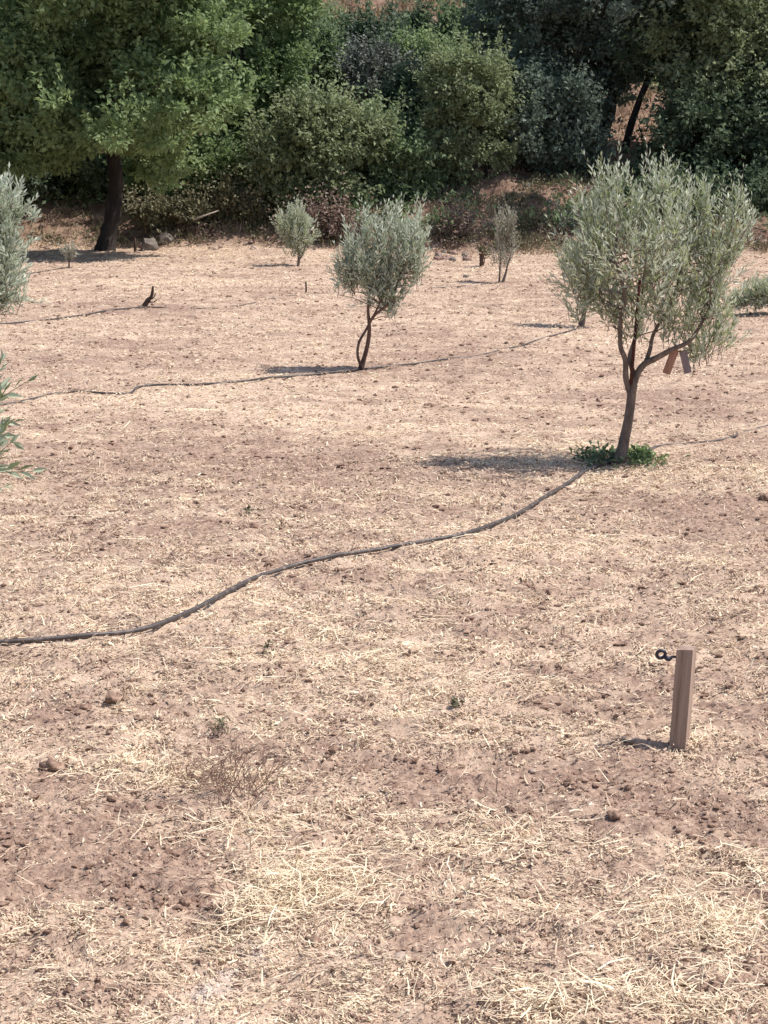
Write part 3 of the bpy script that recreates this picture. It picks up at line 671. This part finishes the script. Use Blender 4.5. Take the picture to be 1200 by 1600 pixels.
# ------------------------------------------------------------------ stakes
def stake():
    x, y = G(1061, 1164); h = Hs(x, y); k = 1/ppm(y)
    root = empty('wooden_stake', (x, y, h)); tag(root, 'square sawn wooden stake in the foreground with a black ring clip at its top', 'stake')
    bm = bmesh.new(); w = .030; top = .375
    zs = np.linspace(-.08, top, 8); rings = []
    rnd = random.Random(2)
    for z in zs:
        rings.append([bm.verts.new((a*w*(1+rnd.uniform(-.015, .015)), b*w*(1+rnd.uniform(-.015, .015)), z+(.004*a if z == top else 0))) for a, b in ((-1, -1), (1, -1), (1, 1), (-1, 1))])
    for i in range(len(zs)-1):
        for j in range(4): bm.faces.new((rings[i][j], rings[i][(j+1) % 4], rings[i+1][(j+1) % 4], rings[i+1][j]))
    bm.faces.new(rings[-1]); bm.faces.new(rings[0][::-1])
    bmesh.ops.bevel(bm, geom=[e for e in bm.edges if e.calc_face_angle(0) > .8], offset=.0022, segments=2, affect='EDGES')
    me = bpy.data.meshes.new('post'); bm.to_mesh(me); bm.free(); me.materials.append(M['stake_wood'])
    p = bpy.data.objects.new('post', me); sc.collection.objects.link(p); p.parent = root
    p.rotation_euler = (R(0), R(2.6), -R(22))
    # black ring clip on the left
    mb = MB(); c = np.array((-.078, -.012, .352)); an = np.linspace(0, 2*math.pi, 22)
    ring = [c+np.array((.0155*math.cos(t), -.006*math.sin(t), .0155*math.sin(t))) for t in an]
    mb.tube(ring, [.0064]*22, 8, cap=False)
    mb.tube([c+(.013, 0, -.010), c+(.024, 0, -.016), c+(.034, .002, -.018)], [.006, .010, .009], 8)
    mb.tube([c+(.030, .002, -.018), c+(.044, .004, -.010), c+(.060, .006, -.012)], [.008, .005, .004], 8)
    mb.build('ring_clip', M['black_plastic']).parent = root
stake()
def peg(px, pyb, pyt, rpx, mat, name, label, cat, lean=0, Y=None):
    x, y = G(px, pyb); k = 1/ppm(y)
    a = at(px, pyb, y); a[2] = Hs(x, y)-.03; b = at(px+lean, pyt, y)
    o = MB().tube([a, (a+b)/2+(.004, 0, 0), b], [rpx*k*1.1, rpx*k, rpx*k*.85], 7, rough=.1).build(name, M[mat])
    o.data.transform(Matrix.Translation(-Vector(a))); o.location = tuple(a); tag(o, label, cat); return o
peg(211, 394, 372, 2.2, 'dark_wood', 'short_post', 'thin dark post standing just left of the grey boulders', 'post')
peg(478, 458, 440, 1.5, 'dark_wood', 'short_peg', 'short dark peg standing in the field left of the centre olive', 'peg')
peg(752, 417, 397, 3.0, 'brown_bark', 'cut_stump', 'short brown stump of a cut sapling left of the thin young olive', 'stump')
# broken branch
sx0, sy0 = G(228, 478); k = 1/ppm(sy0)
o = MB(); o.tube(spline(ps([(224, 481), (231, 470), (237, 462), (239, 447)], sy0), 4), np.linspace(4.5, 1.6, 13)*k, 7, rough=.2)
o.tube(ps([(233, 469), (240, 465), (244, 458)], sy0, [0, -.03, -.05]), [1.6*k, 1*k, .5*k], 5); o.tube(ps([(231, 472), (240, 472), (246, 468)], sy0, [0, -.05, -.1]), [1.5*k, 1*k, .5*k], 5)
tag(o.build('broken_branch', M['dark_wood']), 'crooked dark broken branch sticking up at the end of a hose on the left', 'branch')
o = MB(); o.tube([at(303, 343, 36.2), at(322, 336, 36.3), at(342, 329, 36.5)], [.018, .016, .012], 7)
tag(o.build('fallen_pole', M['pale_wood']), 'pale bleached pole lying on the scrubby bank right of the boulders', 'pole')

# ------------------------------------------------------------------ weeds
def weed(name, px, py, rx, hpx, n, leafL, mat, label, seed, cat='weeds', group=None):
    x, y = G(px, py); g = np.random.RandomState(seed); k = 1/ppm(y)
    root = empty(name, (x, y, Hs(x, y))); tag(root, label, cat, group)
    X = x+g.randn(n)*rx*k*.5; Y = y+g.randn(n)*rx*k*(1.1 if cat == 'weeds' else .45); Z = H(X, Y)+g.rand(n)*hpx*k
    D = rnddir(g, n); D[:, 2] = np.abs(D[:, 2])*.6+.1; D = unit(D); N = unit(np.array((0, 0, 1.))+g.randn(n, 3)*.5)
    L = leafL*(.6+.8*g.rand(n)); P = np.stack([X, Y, Z], 1)
    V, Fc, T = leaf_arrays(P, D, N, L, L*.55, g.rand(n)); V2, F2, T2 = stems(np.stack([X*.6+x*.4, Y*.6+y*.4, H(X, Y)-.01], 1)[::3], P[::3], .002, .001)
    V, Fc, T, mi = join([(V, Fc, T, 0), (V2, F2, T2, 1)])
    link_mesh('leaves', np_mesh('leaves', V, Fc, T, mi), [M[mat], M['olive_bark']], root)
weed('weed_clump', 938, 718, 40, 10, 420, .04, 'weed', 'green leafy weeds in the shade left of the large olive trunk', 41)
weed('weed_clump', 998, 718, 34, 9, 380, .045, 'weed_sunlit', 'sunlit-toned green leafy weeds on the right of the large olive trunk', 42)
weed('weed_sprig', 388, 802, 12, 10, 26, .03, 'leaf_scrub', 'small grey green sprig on the pale straw above the hose', 43, 'weed')
weed('weed_sprig', 418, 1022, 9, 22, 24, .022, 'leaf_scrub', 'tiny green sprig just below the hose in the left half', 44, 'weed')
weed('weed_sprig', 345, 1150, 20, 26, 70, .02, 'leaf_scrub', 'wispy green sprig behind the brown dry weed', 45, 'weed')
weed('weed_sprig', 712, 1108, 12, 14, 30, .022, 'leaf_scrub', 'small olive green sprig in the yellow straw at the centre', 46, 'weed')
def dryweed(px, py, wpx, hpx, n, label, seed, name='dry_weed'):
    x, y = G(px, py); k = 1/ppm(y); g = random.Random(seed); mb = MB(); base = np.array((x, y, Hs(x, y)-.01))
    def br(p, d, L, r, lev):
        q = p+d*L*.5+np.array([g.gauss(0, .1*L) for _ in range(3)]); e = p+d*L
        mb.tube([p, q, e], [r, r*.8, r*.45], 4, cap=False)
        if lev:
            for _ in range(g.choice([2, 3, 3])):
                t = g.uniform(.3, 1); dd = d+np.array([g.gauss(0, .5) for _ in range(3)]); dd /= np.linalg.norm(dd)
                br(p+(e-p)*t, dd, L*g.uniform(.3, .6), r*.6, lev-1)
    for _ in range(n):
        d = np.array((g.gauss(0, .55), g.gauss(0, .5), 1)); d /= np.linalg.norm(d)
        b = base+np.array((g.gauss(0, wpx*k*.35), g.gauss(0, wpx*k*.35), 0)); b[2] = Hs(b[0], b[1])-.005
        br(b, d, hpx*k*g.uniform(.5, 1.1), .0014, 2)
    o = mb.build(name, M['dry_twig']); o.data.transform(Matrix.Translation(-Vector(base))); o.location = tuple(base); tag(o, label, 'dry weed')
dryweed(375, 1245, 90, 85, 46, 'wispy brown dead weed with fine twigs in the straw at the left', 51)
dryweed(300, 1225, 40, 50, 10, 'thin dead twigs left of the wispy brown weed', 52)

# ------------------------------------------------------------------ broadleaf trees and shrubs
def puffs(lobes, npuff, g, surf=.5, pr=(.12, .30)):
    w = np.array([l[2]*np.prod(l[1])**.6 for l in lobes], float); w /= w.sum(); idx = g.choice(len(lobes), npuff, p=w)
    C = np.array([l[0] for l in lobes])[idx]; Rr = np.array([l[1] for l in lobes])[idx]
    # every lobe carries a dozen bulging boughs of uneven size; the leaf puffs sit on those
    K = 18; bd = unit(rnddir(g, len(lobes)*K)+np.array((0, -.15, .12))).reshape(len(lobes), K, 3)
    bs = g.uniform(.14, .38, (len(lobes), K)); br = g.uniform(.6, 1.1, (len(lobes), K))
    j = g.randint(K, size=npuff); d1 = bd[idx, j]; s1 = bs[idx, j][:, None]
    B = C+d1*Rr*br[idx, j][:, None]
    d = unit(rnddir(g, npuff)+d1*.55+np.array((0, 0, .15)))
    rad = surf+(1-surf)*g.rand(npuff)**.7
    P = B+d*Rr*s1*rad[:, None]*(1+.25*g.rand(npuff)[:, None]**3)
    fill = g.rand(npuff) < .10; P[fill] = (C+rnddir(g, npuff)*Rr*.75*g.rand(npuff)[:, None]**.5)[fill]
    return P, unit(d+d1*.5), pr[0]+(pr[1]-pr[0])*g.rand(npuff)**1.5
def broad_crown(lobes, npuff, per, L, seed, mat, surf=.55, pr=(.16, .36), wr=.6, droop=.0):
    L = L*.80; per = int(per*1.6)
    g = np.random.RandomState(seed); C, D0, pr_ = puffs(lobes, npuff, g, surf, (pr[0]*.75, pr[1]*.8))
    n = npuff*per; d = rnddir(g, n); rp = np.repeat(pr_, per)
    c = np.repeat(C, per, 0); o = np.repeat(D0, per, 0)
    pos = c+d*(rp*g.rand(n)**.45)[:, None]*np.array((1.15, 1.15, .72))
    # ragged leafy shoots that stick out of the puffs
    k = g.rand(n) < .16; sd = unit(D0*.7+np.array((0, 0, .8))+g.randn(npuff, 3)*.35)
    t = np.abs(g.randn(n))*.22+.05; pos[k] = (c+np.repeat(sd, per, 0)*(rp+t)[:, None]*.95+g.randn(n, 3)*.025)[k]
    dr = unit(d*.7+o*.5+g.randn(n, 3)*.45-np.array((0, 0, droop))); nn = unit(o*.35+np.array((.40, -.38, .72))*.9+d*.3+g.randn(n, 3)*.5)
    ll = L*(.55+.8*g.rand(n)); pt = np.repeat(g.rand(npuff)*.45, per)
    V, Fc, T = leaf_arrays(pos, dr, nn, ll, ll*wr, np.clip(pt+.5*g.rand(n), 0, 1), fold=.3)
    return (V, Fc, T, 0), C
def tree(name, label, base, trunk, rads, lobes, npuff, per, L, seed, mat, bark='dark_bark', cat='tree', nb=26, group=None, **kw):
    root = empty(name, base); tag(root, label, cat, group)
    g = np.random.RandomState(seed+5)
    P = spline(trunk, 8); rq = np.interp(np.linspace(0, 1, len(P)), np.linspace(0, 1, len(rads)), rads)
    mb = MB(); mb.tube(P, rq, 14, rough=.22)
    part, C = broad_crown(lobes, npuff, per, L, seed, mat, **kw)
    top = P[int(len(P)*.62):]
    for j in g.choice(len(C), min(nb, len(C)), replace=False):
        e = C[j]; s = top[g.randint(len(top))]; L_ = np.linalg.norm(e-s); r = max(.012, rq[-1]*.6*min(1, L_/2))
        mb.tube(spline([s, s*.5+e*.5+g.randn(3)*.08*L_+(0, 0, .05*L_), e], 4), np.linspace(r, .006, 9), 6, cap=False)
    mb.build('trunk', M[bark], root)
    V, Fc, T, mi = part
    link_mesh('crown', np_mesh('crown', V, Fc, T), M[mat], root); return root
def gz(x, y): return Hs(x, y)
def T(name, label, Yt, lob=None, npuff=0, per=0, L=.1, seed=0, mat='', shift=0, base_px=None, r=.09, stems_=None, rads=None, **kw):
    """lobes in photo pixels at distance Yt; the base stands on the ground below"""
    if Yt > 33: Yt = Yt+1.3*(name != 'broadleaf_tree' or Yt > 36.5)
    lobes = [(l[0], l[1], l[2]) for l in PL([(q[0], q[1], q[2], q[3], q[4], (q[5] if len(q) > 5 else 0)+shift) for q in lob], Yt, 1.0)]
    cxm = np.average([l[0][0] for l in lobes]); bxw = at(base_px, 0, Yt)[0] if base_px is not None else cxm
    z0 = gz(bxw, Yt); zc = np.mean([l[0][2] for l in lobes]); ztop = max(l[0][2]+l[1][2]*.3 for l in lobes)
    if stems_ is None:
        tr = [(bxw, Yt, z0-.1), (bxw+.05, Yt, z0*.6+zc*.4), ((bxw+cxm)/2, Yt, zc), (cxm, Yt, max(ztop, zc+.2))]
        rads = [r*1.25, r, r*.8, r*.35]
    else:
        tr = [tuple(at(a, b, Yt)) for a, b in stems_]; tr[0] = (tr[0][0], Yt, gz(tr[0][0], Yt)-.1)
    return tree(name, label, (tr[0][0], Yt, z0), tr, rads, lobes, npuff, per, L, seed, mat, **kw)

# the big tree at the left
YT = G(165, 391)[1]
T('broadleaf_tree', 'big spreading green tree with thick dark leaning trunk at the left', YT, shift=-1.3, lob=
  [(150, 60, 175, 110, 1.3), (40, 120, 130, 110, 1.1), (230, 160, 110, 90, 1), (120, 205, 140, 55, .9), (-20, 220, 90, 55, .8), (-60, 100, 130, 130, 1), (170, -80, 200, 130, 1.2), (290, 40, 95, 90, .9),
   (280, 170, 90, 50, .6, -1.2), (170, 190, 120, 45, .6, -1.4), (215, 245, 55, 38, .35), (60, 240, 90, 40, .6)], npuff=1350, per=50, L=.13, seed=61, mat='leaf_bright', stems_=[(163, 394), (168, 370), (175, 335), (182, 290), (180, 240), (190, 170), (170, 60)], rads=[.22, .155, .145, .13, .12, .09, .05], nb=60, pr=(.18, .42), surf=.45)
T('broadleaf_tree', 'bright green leafy tree behind the right side of the big tree', 38.0,
  [(365, 110, 95, 90, 1), (400, 190, 60, 70, .9), (320, 210, 80, 80, 1), (340, 20, 110, 70, 1), (270, 260, 70, 42, .8), (385, 250, 50, 40, .7), (430, 120, 40, 60, .5)], 850, 46, .13, 62, 'leaf_bright', base_px=330, r=.13, pr=(.18, .38), nb=40)
T('broadleaf_bush', 'low green bush filling the gap right of the big trunk, above the boulders', 36.6,
  [(265, 270, 60, 30, 1), (330, 275, 50, 28, 1), (385, 272, 40, 26, .8)], 260, 40, .12, 63, 'leaf_bright', cat='bush', r=.04)
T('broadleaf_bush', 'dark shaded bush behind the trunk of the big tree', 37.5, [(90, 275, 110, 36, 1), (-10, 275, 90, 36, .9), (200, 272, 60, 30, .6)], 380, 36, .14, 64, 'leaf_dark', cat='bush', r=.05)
# middle bushes
T('round_bush', 'large rounded olive green bush left of centre, behind the young olive', 36.2,
  [(490, 235, 75, 55, 1.2), (455, 280, 55, 50, 1), (520, 285, 50, 55, 1), (520, 200, 50, 36, .7), (440, 240, 40, 40, .7), (500, 330, 60, 30, .7), (560, 210, 45, 30, .5)], 720, 44, .115, 65, 'leaf_olive', cat='bush', r=.08, pr=(.14, .3))
T('round_bush', 'dark green bush with sunlit top in the middle of the bank', 36.8,
  [(615, 235, 60, 40, 1.2), (600, 275, 52, 45, 1), (650, 270, 38, 45, .8), (620, 315, 55, 28, .7)], 430, 42, .12, 66, 'leaf_green', cat='bush', r=.07, pr=(.14, .3))
T('slender_tree', 'airy light green tree with slender bare trunk right of the middle bush', 37.0,
  [(735, 130, 55, 42, 1.2), (700, 190, 36, 40, .8), (765, 185, 34, 46, .8), (735, 220, 50, 40, 1), (720, 265, 42, 28, .5)], 460, 40, .10, 67, 'leaf_olive', stems_=[(762, 330), (762, 290), (758, 230), (745, 160), (735, 110)], rads=[.08, .06, .05, .035, .02], pr=(.14, .28), nb=34)
T('blue_green_tree', 'dark blue green tree between the slender tree and the tall grey one', 37.6,
  [(865, 185, 56, 52, 1.2), (835, 225, 40, 30, .8), (900, 245, 38, 50, 1), (915, 295, 24, 26, .5), (805, 200, 28, 40, .5)], 430, 42, .12, 68, 'leaf_blue', r=.08)
T('grey_leaf_tree', 'tall dark grey green tree with leaning dark trunk in the upper right', 39.6,
  [(860, 40, 95, 75, 1.2), (930, 80, 85, 75, 1.2), (800, 60, 60, 60, .8), (900, 140, 75, 40, .9), (1000, 30, 70, 60, .8), (960, -60, 120, 70, 1), (850, -60, 110, 60, .9), (1000, -60, 90, 60, .9, -4.3)], 800, 44, .13, 69, 'leaf_blue', stems_=[(938, 250), (945, 200), (955, 150), (930, 70), (900, 0)], rads=[.15, .12, .11, .08, .05], nb=46)  # last lobe, unseen above the view, added forward to shade the bank
T('leaning_tree', 'thin dark tree leaning right over the reddish earth patch', 38.6,
  [(1040, 90, 52, 40, 1), (1060, 40, 60, 50, 1)], 230, 40, .13, 70, 'leaf_dark', stems_=[(975, 262), (985, 200), (1010, 130), (1040, 80), (1050, 40)], rads=[.08, .07, .06, .05, .03], nb=26)
T('broadleaf_tree', 'yellow green sunlit tree at the upper right edge', 38.0,
  [(1115, 60, 70, 60, 1.2), (1110, 130, 70, 45, 1), (1170, 100, 60, 80, 1), (1150, -20, 90, 60, 1), (1080, 150, 36, 30, .5), (1225, 90, 40, 90, .6)], 640, 44, .125, 71, 'leaf_olive', base_px=1150, r=.13)
T('broadleaf_tree', 'tree in shade-dark leaf colour under the sunlit one at the right edge', 37.2,
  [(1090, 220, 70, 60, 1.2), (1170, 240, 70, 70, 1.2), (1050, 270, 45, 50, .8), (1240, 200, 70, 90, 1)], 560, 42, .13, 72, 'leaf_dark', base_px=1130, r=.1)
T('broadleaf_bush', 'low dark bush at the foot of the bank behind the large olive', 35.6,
  [(1080, 340, 70, 45, 1), (1160, 350, 70, 50, 1.2), (1230, 340, 60, 50, .8), (1010, 330, 40, 40, .6)], 430, 40, .12, 73, 'leaf_dark', cat='bush', r=.05)  # shade at the right is put into the dark leaf colour
# upper slope
T('grey_bush', 'grey leafless looking bush in the middle of the slope', 41.0, [(585, 125, 42, 36, 1), (610, 155, 36, 26, .7), (570, 95, 24, 24, .5)], 210, 34, .10, 74, 'leaf_grey', cat='bush', r=.04, nb=40)
T('green_bush', 'small bright green bush on the slope right of the grey bush', 42.5, [(655, 115, 40, 26, 1), (690, 100, 34, 24, .7), (640, 85, 26, 18, .4)], 220, 36, .12, 75, 'leaf_bright', cat='bush', r=.04)
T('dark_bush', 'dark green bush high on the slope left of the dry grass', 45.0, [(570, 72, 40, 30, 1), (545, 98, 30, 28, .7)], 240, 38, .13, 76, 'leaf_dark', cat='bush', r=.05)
T('dark_bush', 'shade-dark foliage filling the shadow gap between the middle bush and the slender tree', 39.5, [(645, 175, 34, 40, 1), (670, 210, 30, 36, .8)], 200, 36, .13, 77, 'leaf_dark', cat='bush', r=.05)  # dark leaves fill a shadow gap, the shade is put into their colour
T('slope_tree', 'dense green tree near the top right of the dry grass', 46.0, [(745, 45, 50, 30, 1.2), (770, 80, 44, 34, 1), (720, 80, 30, 26, .7), (790, 20, 40, 26, .6)], 340, 42, .13, 78, 'leaf_green', r=.08)
T('slope_tree', 'grey green tree high on the slope right of the bright leafy tree', 43.0, [(490, 95, 44, 44, 1), (460, 150, 40, 40, 1), (510, 140, 30, 34, .7)], 360, 42, .13, 79, 'leaf_green', r=.07)
T('slope_tree', 'pale green tree at the top of the slope above the grey green one', 48.0, [(480, 62, 50, 24, 1), (430, 40, 44, 36, .9), (530, 72, 30, 20, .5)], 300, 40, .14, 80, 'leaf_olive', r=.07)
T('dark_bush', 'small dark bush beside the strip of dry grass on the slope', 47.0, [(640, 45, 22, 24, 1), (636, 70, 18, 18, .6)], 110, 34, .12, 81, 'leaf_dark', cat='bush', r=.03)
T('slope_tree', 'olive green tree filling the slope behind the slender tree', 43.5, [(620, 70, 24, 26, .5), (800, 120, 46, 50, 1), (780, 160, 40, 36, .7)], 240, 38, .13, 82, 'leaf_dark', r=.06)
# shrubs at the foot of the bank
T('dry_shrub', 'brown dry shrub at the foot of the bank right of the centre olive', 34.6, [(717, 368, 22, 18, 1), (742, 378, 18, 14, .7), (700, 382, 16, 12, .5)], 150, 30, .07, 83, 'leaf_dryb', cat='shrub', r=.015, pr=(.07, .15), bark='brown_bark')
T('dry_shrub', 'purplish dry scrub beneath the large rounded bush', 35.0, [(515, 358, 45, 24, 1), (470, 372, 36, 18, .6), (550, 372, 26, 16, .5)], 240, 30, .08, 84, 'leaf_dryb', cat='shrub', r=.02, pr=(.09, .18), bark='brown_bark')
T('dry_shrub', 'brown dry shrub behind the thin young olive', 34.7, [(822, 380, 24, 16, 1), (850, 390, 20, 12, .6)], 120, 30, .07, 85, 'leaf_dryb', cat='shrub', r=.015, pr=(.07, .15), bark='brown_bark')
T('dry_shrub', 'small brown shrub around the cut stump', 31.5, [(752, 392, 13, 9, 1)], 12, 18, .05, 86, 'leaf_scrub', cat='shrub', r=.01, pr=(.05, .1), bark='brown_bark')
T('scrub_bush', 'pale green scrub bush on the bank above the boulders', 35.6, [(245, 333, 36, 16, 1), (290, 330, 30, 14, .8)], 150, 32, .09, 87, 'leaf_scrub', cat='bush', r=.02, pr=(.09, .18))
T('scrub_bush', 'grey green scrub bush on the bank left of the large rounded bush', 35.9, [(375, 318, 38, 18, 1), (340, 330, 26, 14, .6), (405, 335, 22, 16, .5)], 170, 32, .09, 88, 'leaf_scrub', cat='bush', r=.02, pr=(.09, .18))
T('scrub_bush', 'grey green scrub bush left of the large olive at the foot of the bank', 34.8, [(885, 372, 26, 20, 1), (868, 392, 16, 12, .5)], 110, 32, .08, 89, 'leaf_grey', cat='bush', r=.02, pr=(.08, .16))
# trees standing outside the photo's frame, left and right, and on the ridge (copies)
src = [o for o in sc.objects if o.parent is None and o.type == 'EMPTY' and o.name.split('.')[0] in ('broadleaf_tree', 'slope_tree', 'slender_tree', 'grey_leaf_tree', 'blue_green_tree')]
rr = random.Random(9)
spots = [(-10.5, 37, 1), (-15, 36, 1.1), (-20, 38, 1), (-12, 42, 1.1), (-17, 44, 1.2), (11, 37.5, 1), (15.5, 36.5, 1.1), (20, 38, 1), (13, 43, 1.2), (18, 45, 1.1),
         (-8, 47, 1.1), (9, 47, 1.2), (-5, 52, 1), (5.5, 52, 1), (-11, 54, 1.2), (12, 55, 1.2), (-8.5, 41.5, 1), (-25, 42, 1.2), (25, 43, 1.2)]
for i, (x, y, s) in enumerate(spots):
    o = src[i % len(src)]; c = o.copy(); sc.collection.objects.link(c)
    c.location = (x, y, Hs(x, y)); c.rotation_euler = (0, 0, rr.uniform(0, 6.28)); c.scale = (s, s, s)
    c['label'] = 'one of the leafy trees continuing the wooded slope beyond the edges of the picture'; c['group'] = 'trees continuing the wooded slope'; c['category'] = 'tree'
    for ch in o.children:
        d = ch.copy(); sc.collection.objects.link(d); d.parent = c

# undergrowth on the slope: one uncountable mass
def undergrowth():
    g = np.random.RandomState(77); n = 6500
    X = g.uniform(-16, 16, n); Y = 34.6+g.rand(n)**1.2*26; t = Y-bank_edge(X)
    m = fbm(X/2.2+4, Y/2.2, 2); keep = (t > np.where(X > -2, .7, 1.7)) & (m > -.3)
    # keep the bare patches of earth open
    for (a, b, YY, r) in [(795, 285, 38.6, 1.1), (980, 195, 41, 1.1), (690, 60, 52, 1.8), (580, 8, 57, 4)]:
        c = at(a, b, YY); keep &= ((X-c[0])**2+((Y-YY)*.6)**2) > r*r
    X = X[keep]; Y = Y[keep]; n = len(X); Z = H(X, Y, fine=False)
    per = 30; r = np.repeat(.15+.3*g.rand(n), per); N = n*per
    d = rnddir(g, N); d[:, 2] = np.abs(d[:, 2]); P = np.stack([np.repeat(X, per), np.repeat(Y, per), np.repeat(Z, per)], 1)+d*(r*g.rand(N)**.5)[:, None]
    L = .12*(.5+.8*g.rand(N)); V, Fc, T_ = leaf_arrays(P, unit(d+g.randn(N, 3)*.5), unit(np.array((0, 0, 1.))+g.randn(N, 3)*.6), L, L*.55, np.clip(np.repeat(g.rand(n)*.6, per)+.4*g.rand(N), 0, 1))
    tag(link_mesh('undergrowth', np_mesh('undergrowth', V, Fc, T_), M['leaf_green']), 'dense low green undergrowth covering the wooded slope', 'undergrowth', kind='stuff')
    # brown and grey green scrub on the low bank
    n = 4200; X = g.uniform(-14, 14, n); Y = bank_edge(X)+.15+g.rand(n)**1.2*3.2; m = fbm(X/1.1+7, Y/1.1+2, 2); k = (m > -.15) & ((X > -3.6) | (g.rand(n) < .35))
    X = X[k]; Y = Y[k]; n = len(X); Z = H(X, Y, fine=False); per = 34; r = np.repeat(.08+.26*g.rand(n)**1.8, per); N = n*per
    d = rnddir(g, N); d[:, 2] = np.abs(d[:, 2]); P = np.stack([np.repeat(X, per), np.repeat(Y, per), np.repeat(Z, per)], 1)+d*(r*g.rand(N)**.5)[:, None]
    L = .065*(.5+.8*g.rand(N)); V, Fc, T_ = leaf_arrays(P, unit(d+g.randn(N, 3)*.5), unit(g.randn(N, 3)), L, L*.4, np.clip(np.repeat(g.rand(n)*.6, per)+.4*g.rand(N), 0, 1))
    mi = (np.repeat(np.repeat(fbm(X/1.7, Y/1.7+3, 2)+.3*g.randn(n) > -.15, per), 2)).astype(int)
    tag(link_mesh('bank_scrub', np_mesh('bank_scrub', V, Fc, T_, mi), [M['leaf_dryb'], M['leaf_scrub']]), 'low brown and grey green scrub matting the foot of the bank', 'scrub', kind='stuff')
    # dry grass on the slope and the bank
    n = 80000; X = g.uniform(-13, 13, n); Y = 34.0+g.rand(n)**1.3*28; t = Y-bank_edge(X); m = fbm(X/1.3, Y/1.3+9, 2)
    k = (t > -.3) & (m > -.25); X = X[k]; Y = Y[k]; n = len(X); Z = H(X, Y, fine=False)
    P = np.stack([X, Y, Z-.02], 1); D = unit(np.array((0, 0, 1.))+g.randn(n, 3)*.45); N = unit(g.randn(n, 3)); L = (.05+.16*g.rand(n)**2)*(1+np.clip(Y-38, 0, 40)/9)
    V, Fc, T_ = leaf_arrays(P, D, N, L, L*.12, np.clip(.3+.5*m[k]+.35*g.rand(n), 0, 1))
    tag(link_mesh('dry_grass', np_mesh('dry_grass', V, Fc, T_), M['dry_grass']), 'dry tan grass growing on the bank and the slope', 'grass', kind='stuff')
undergrowth()
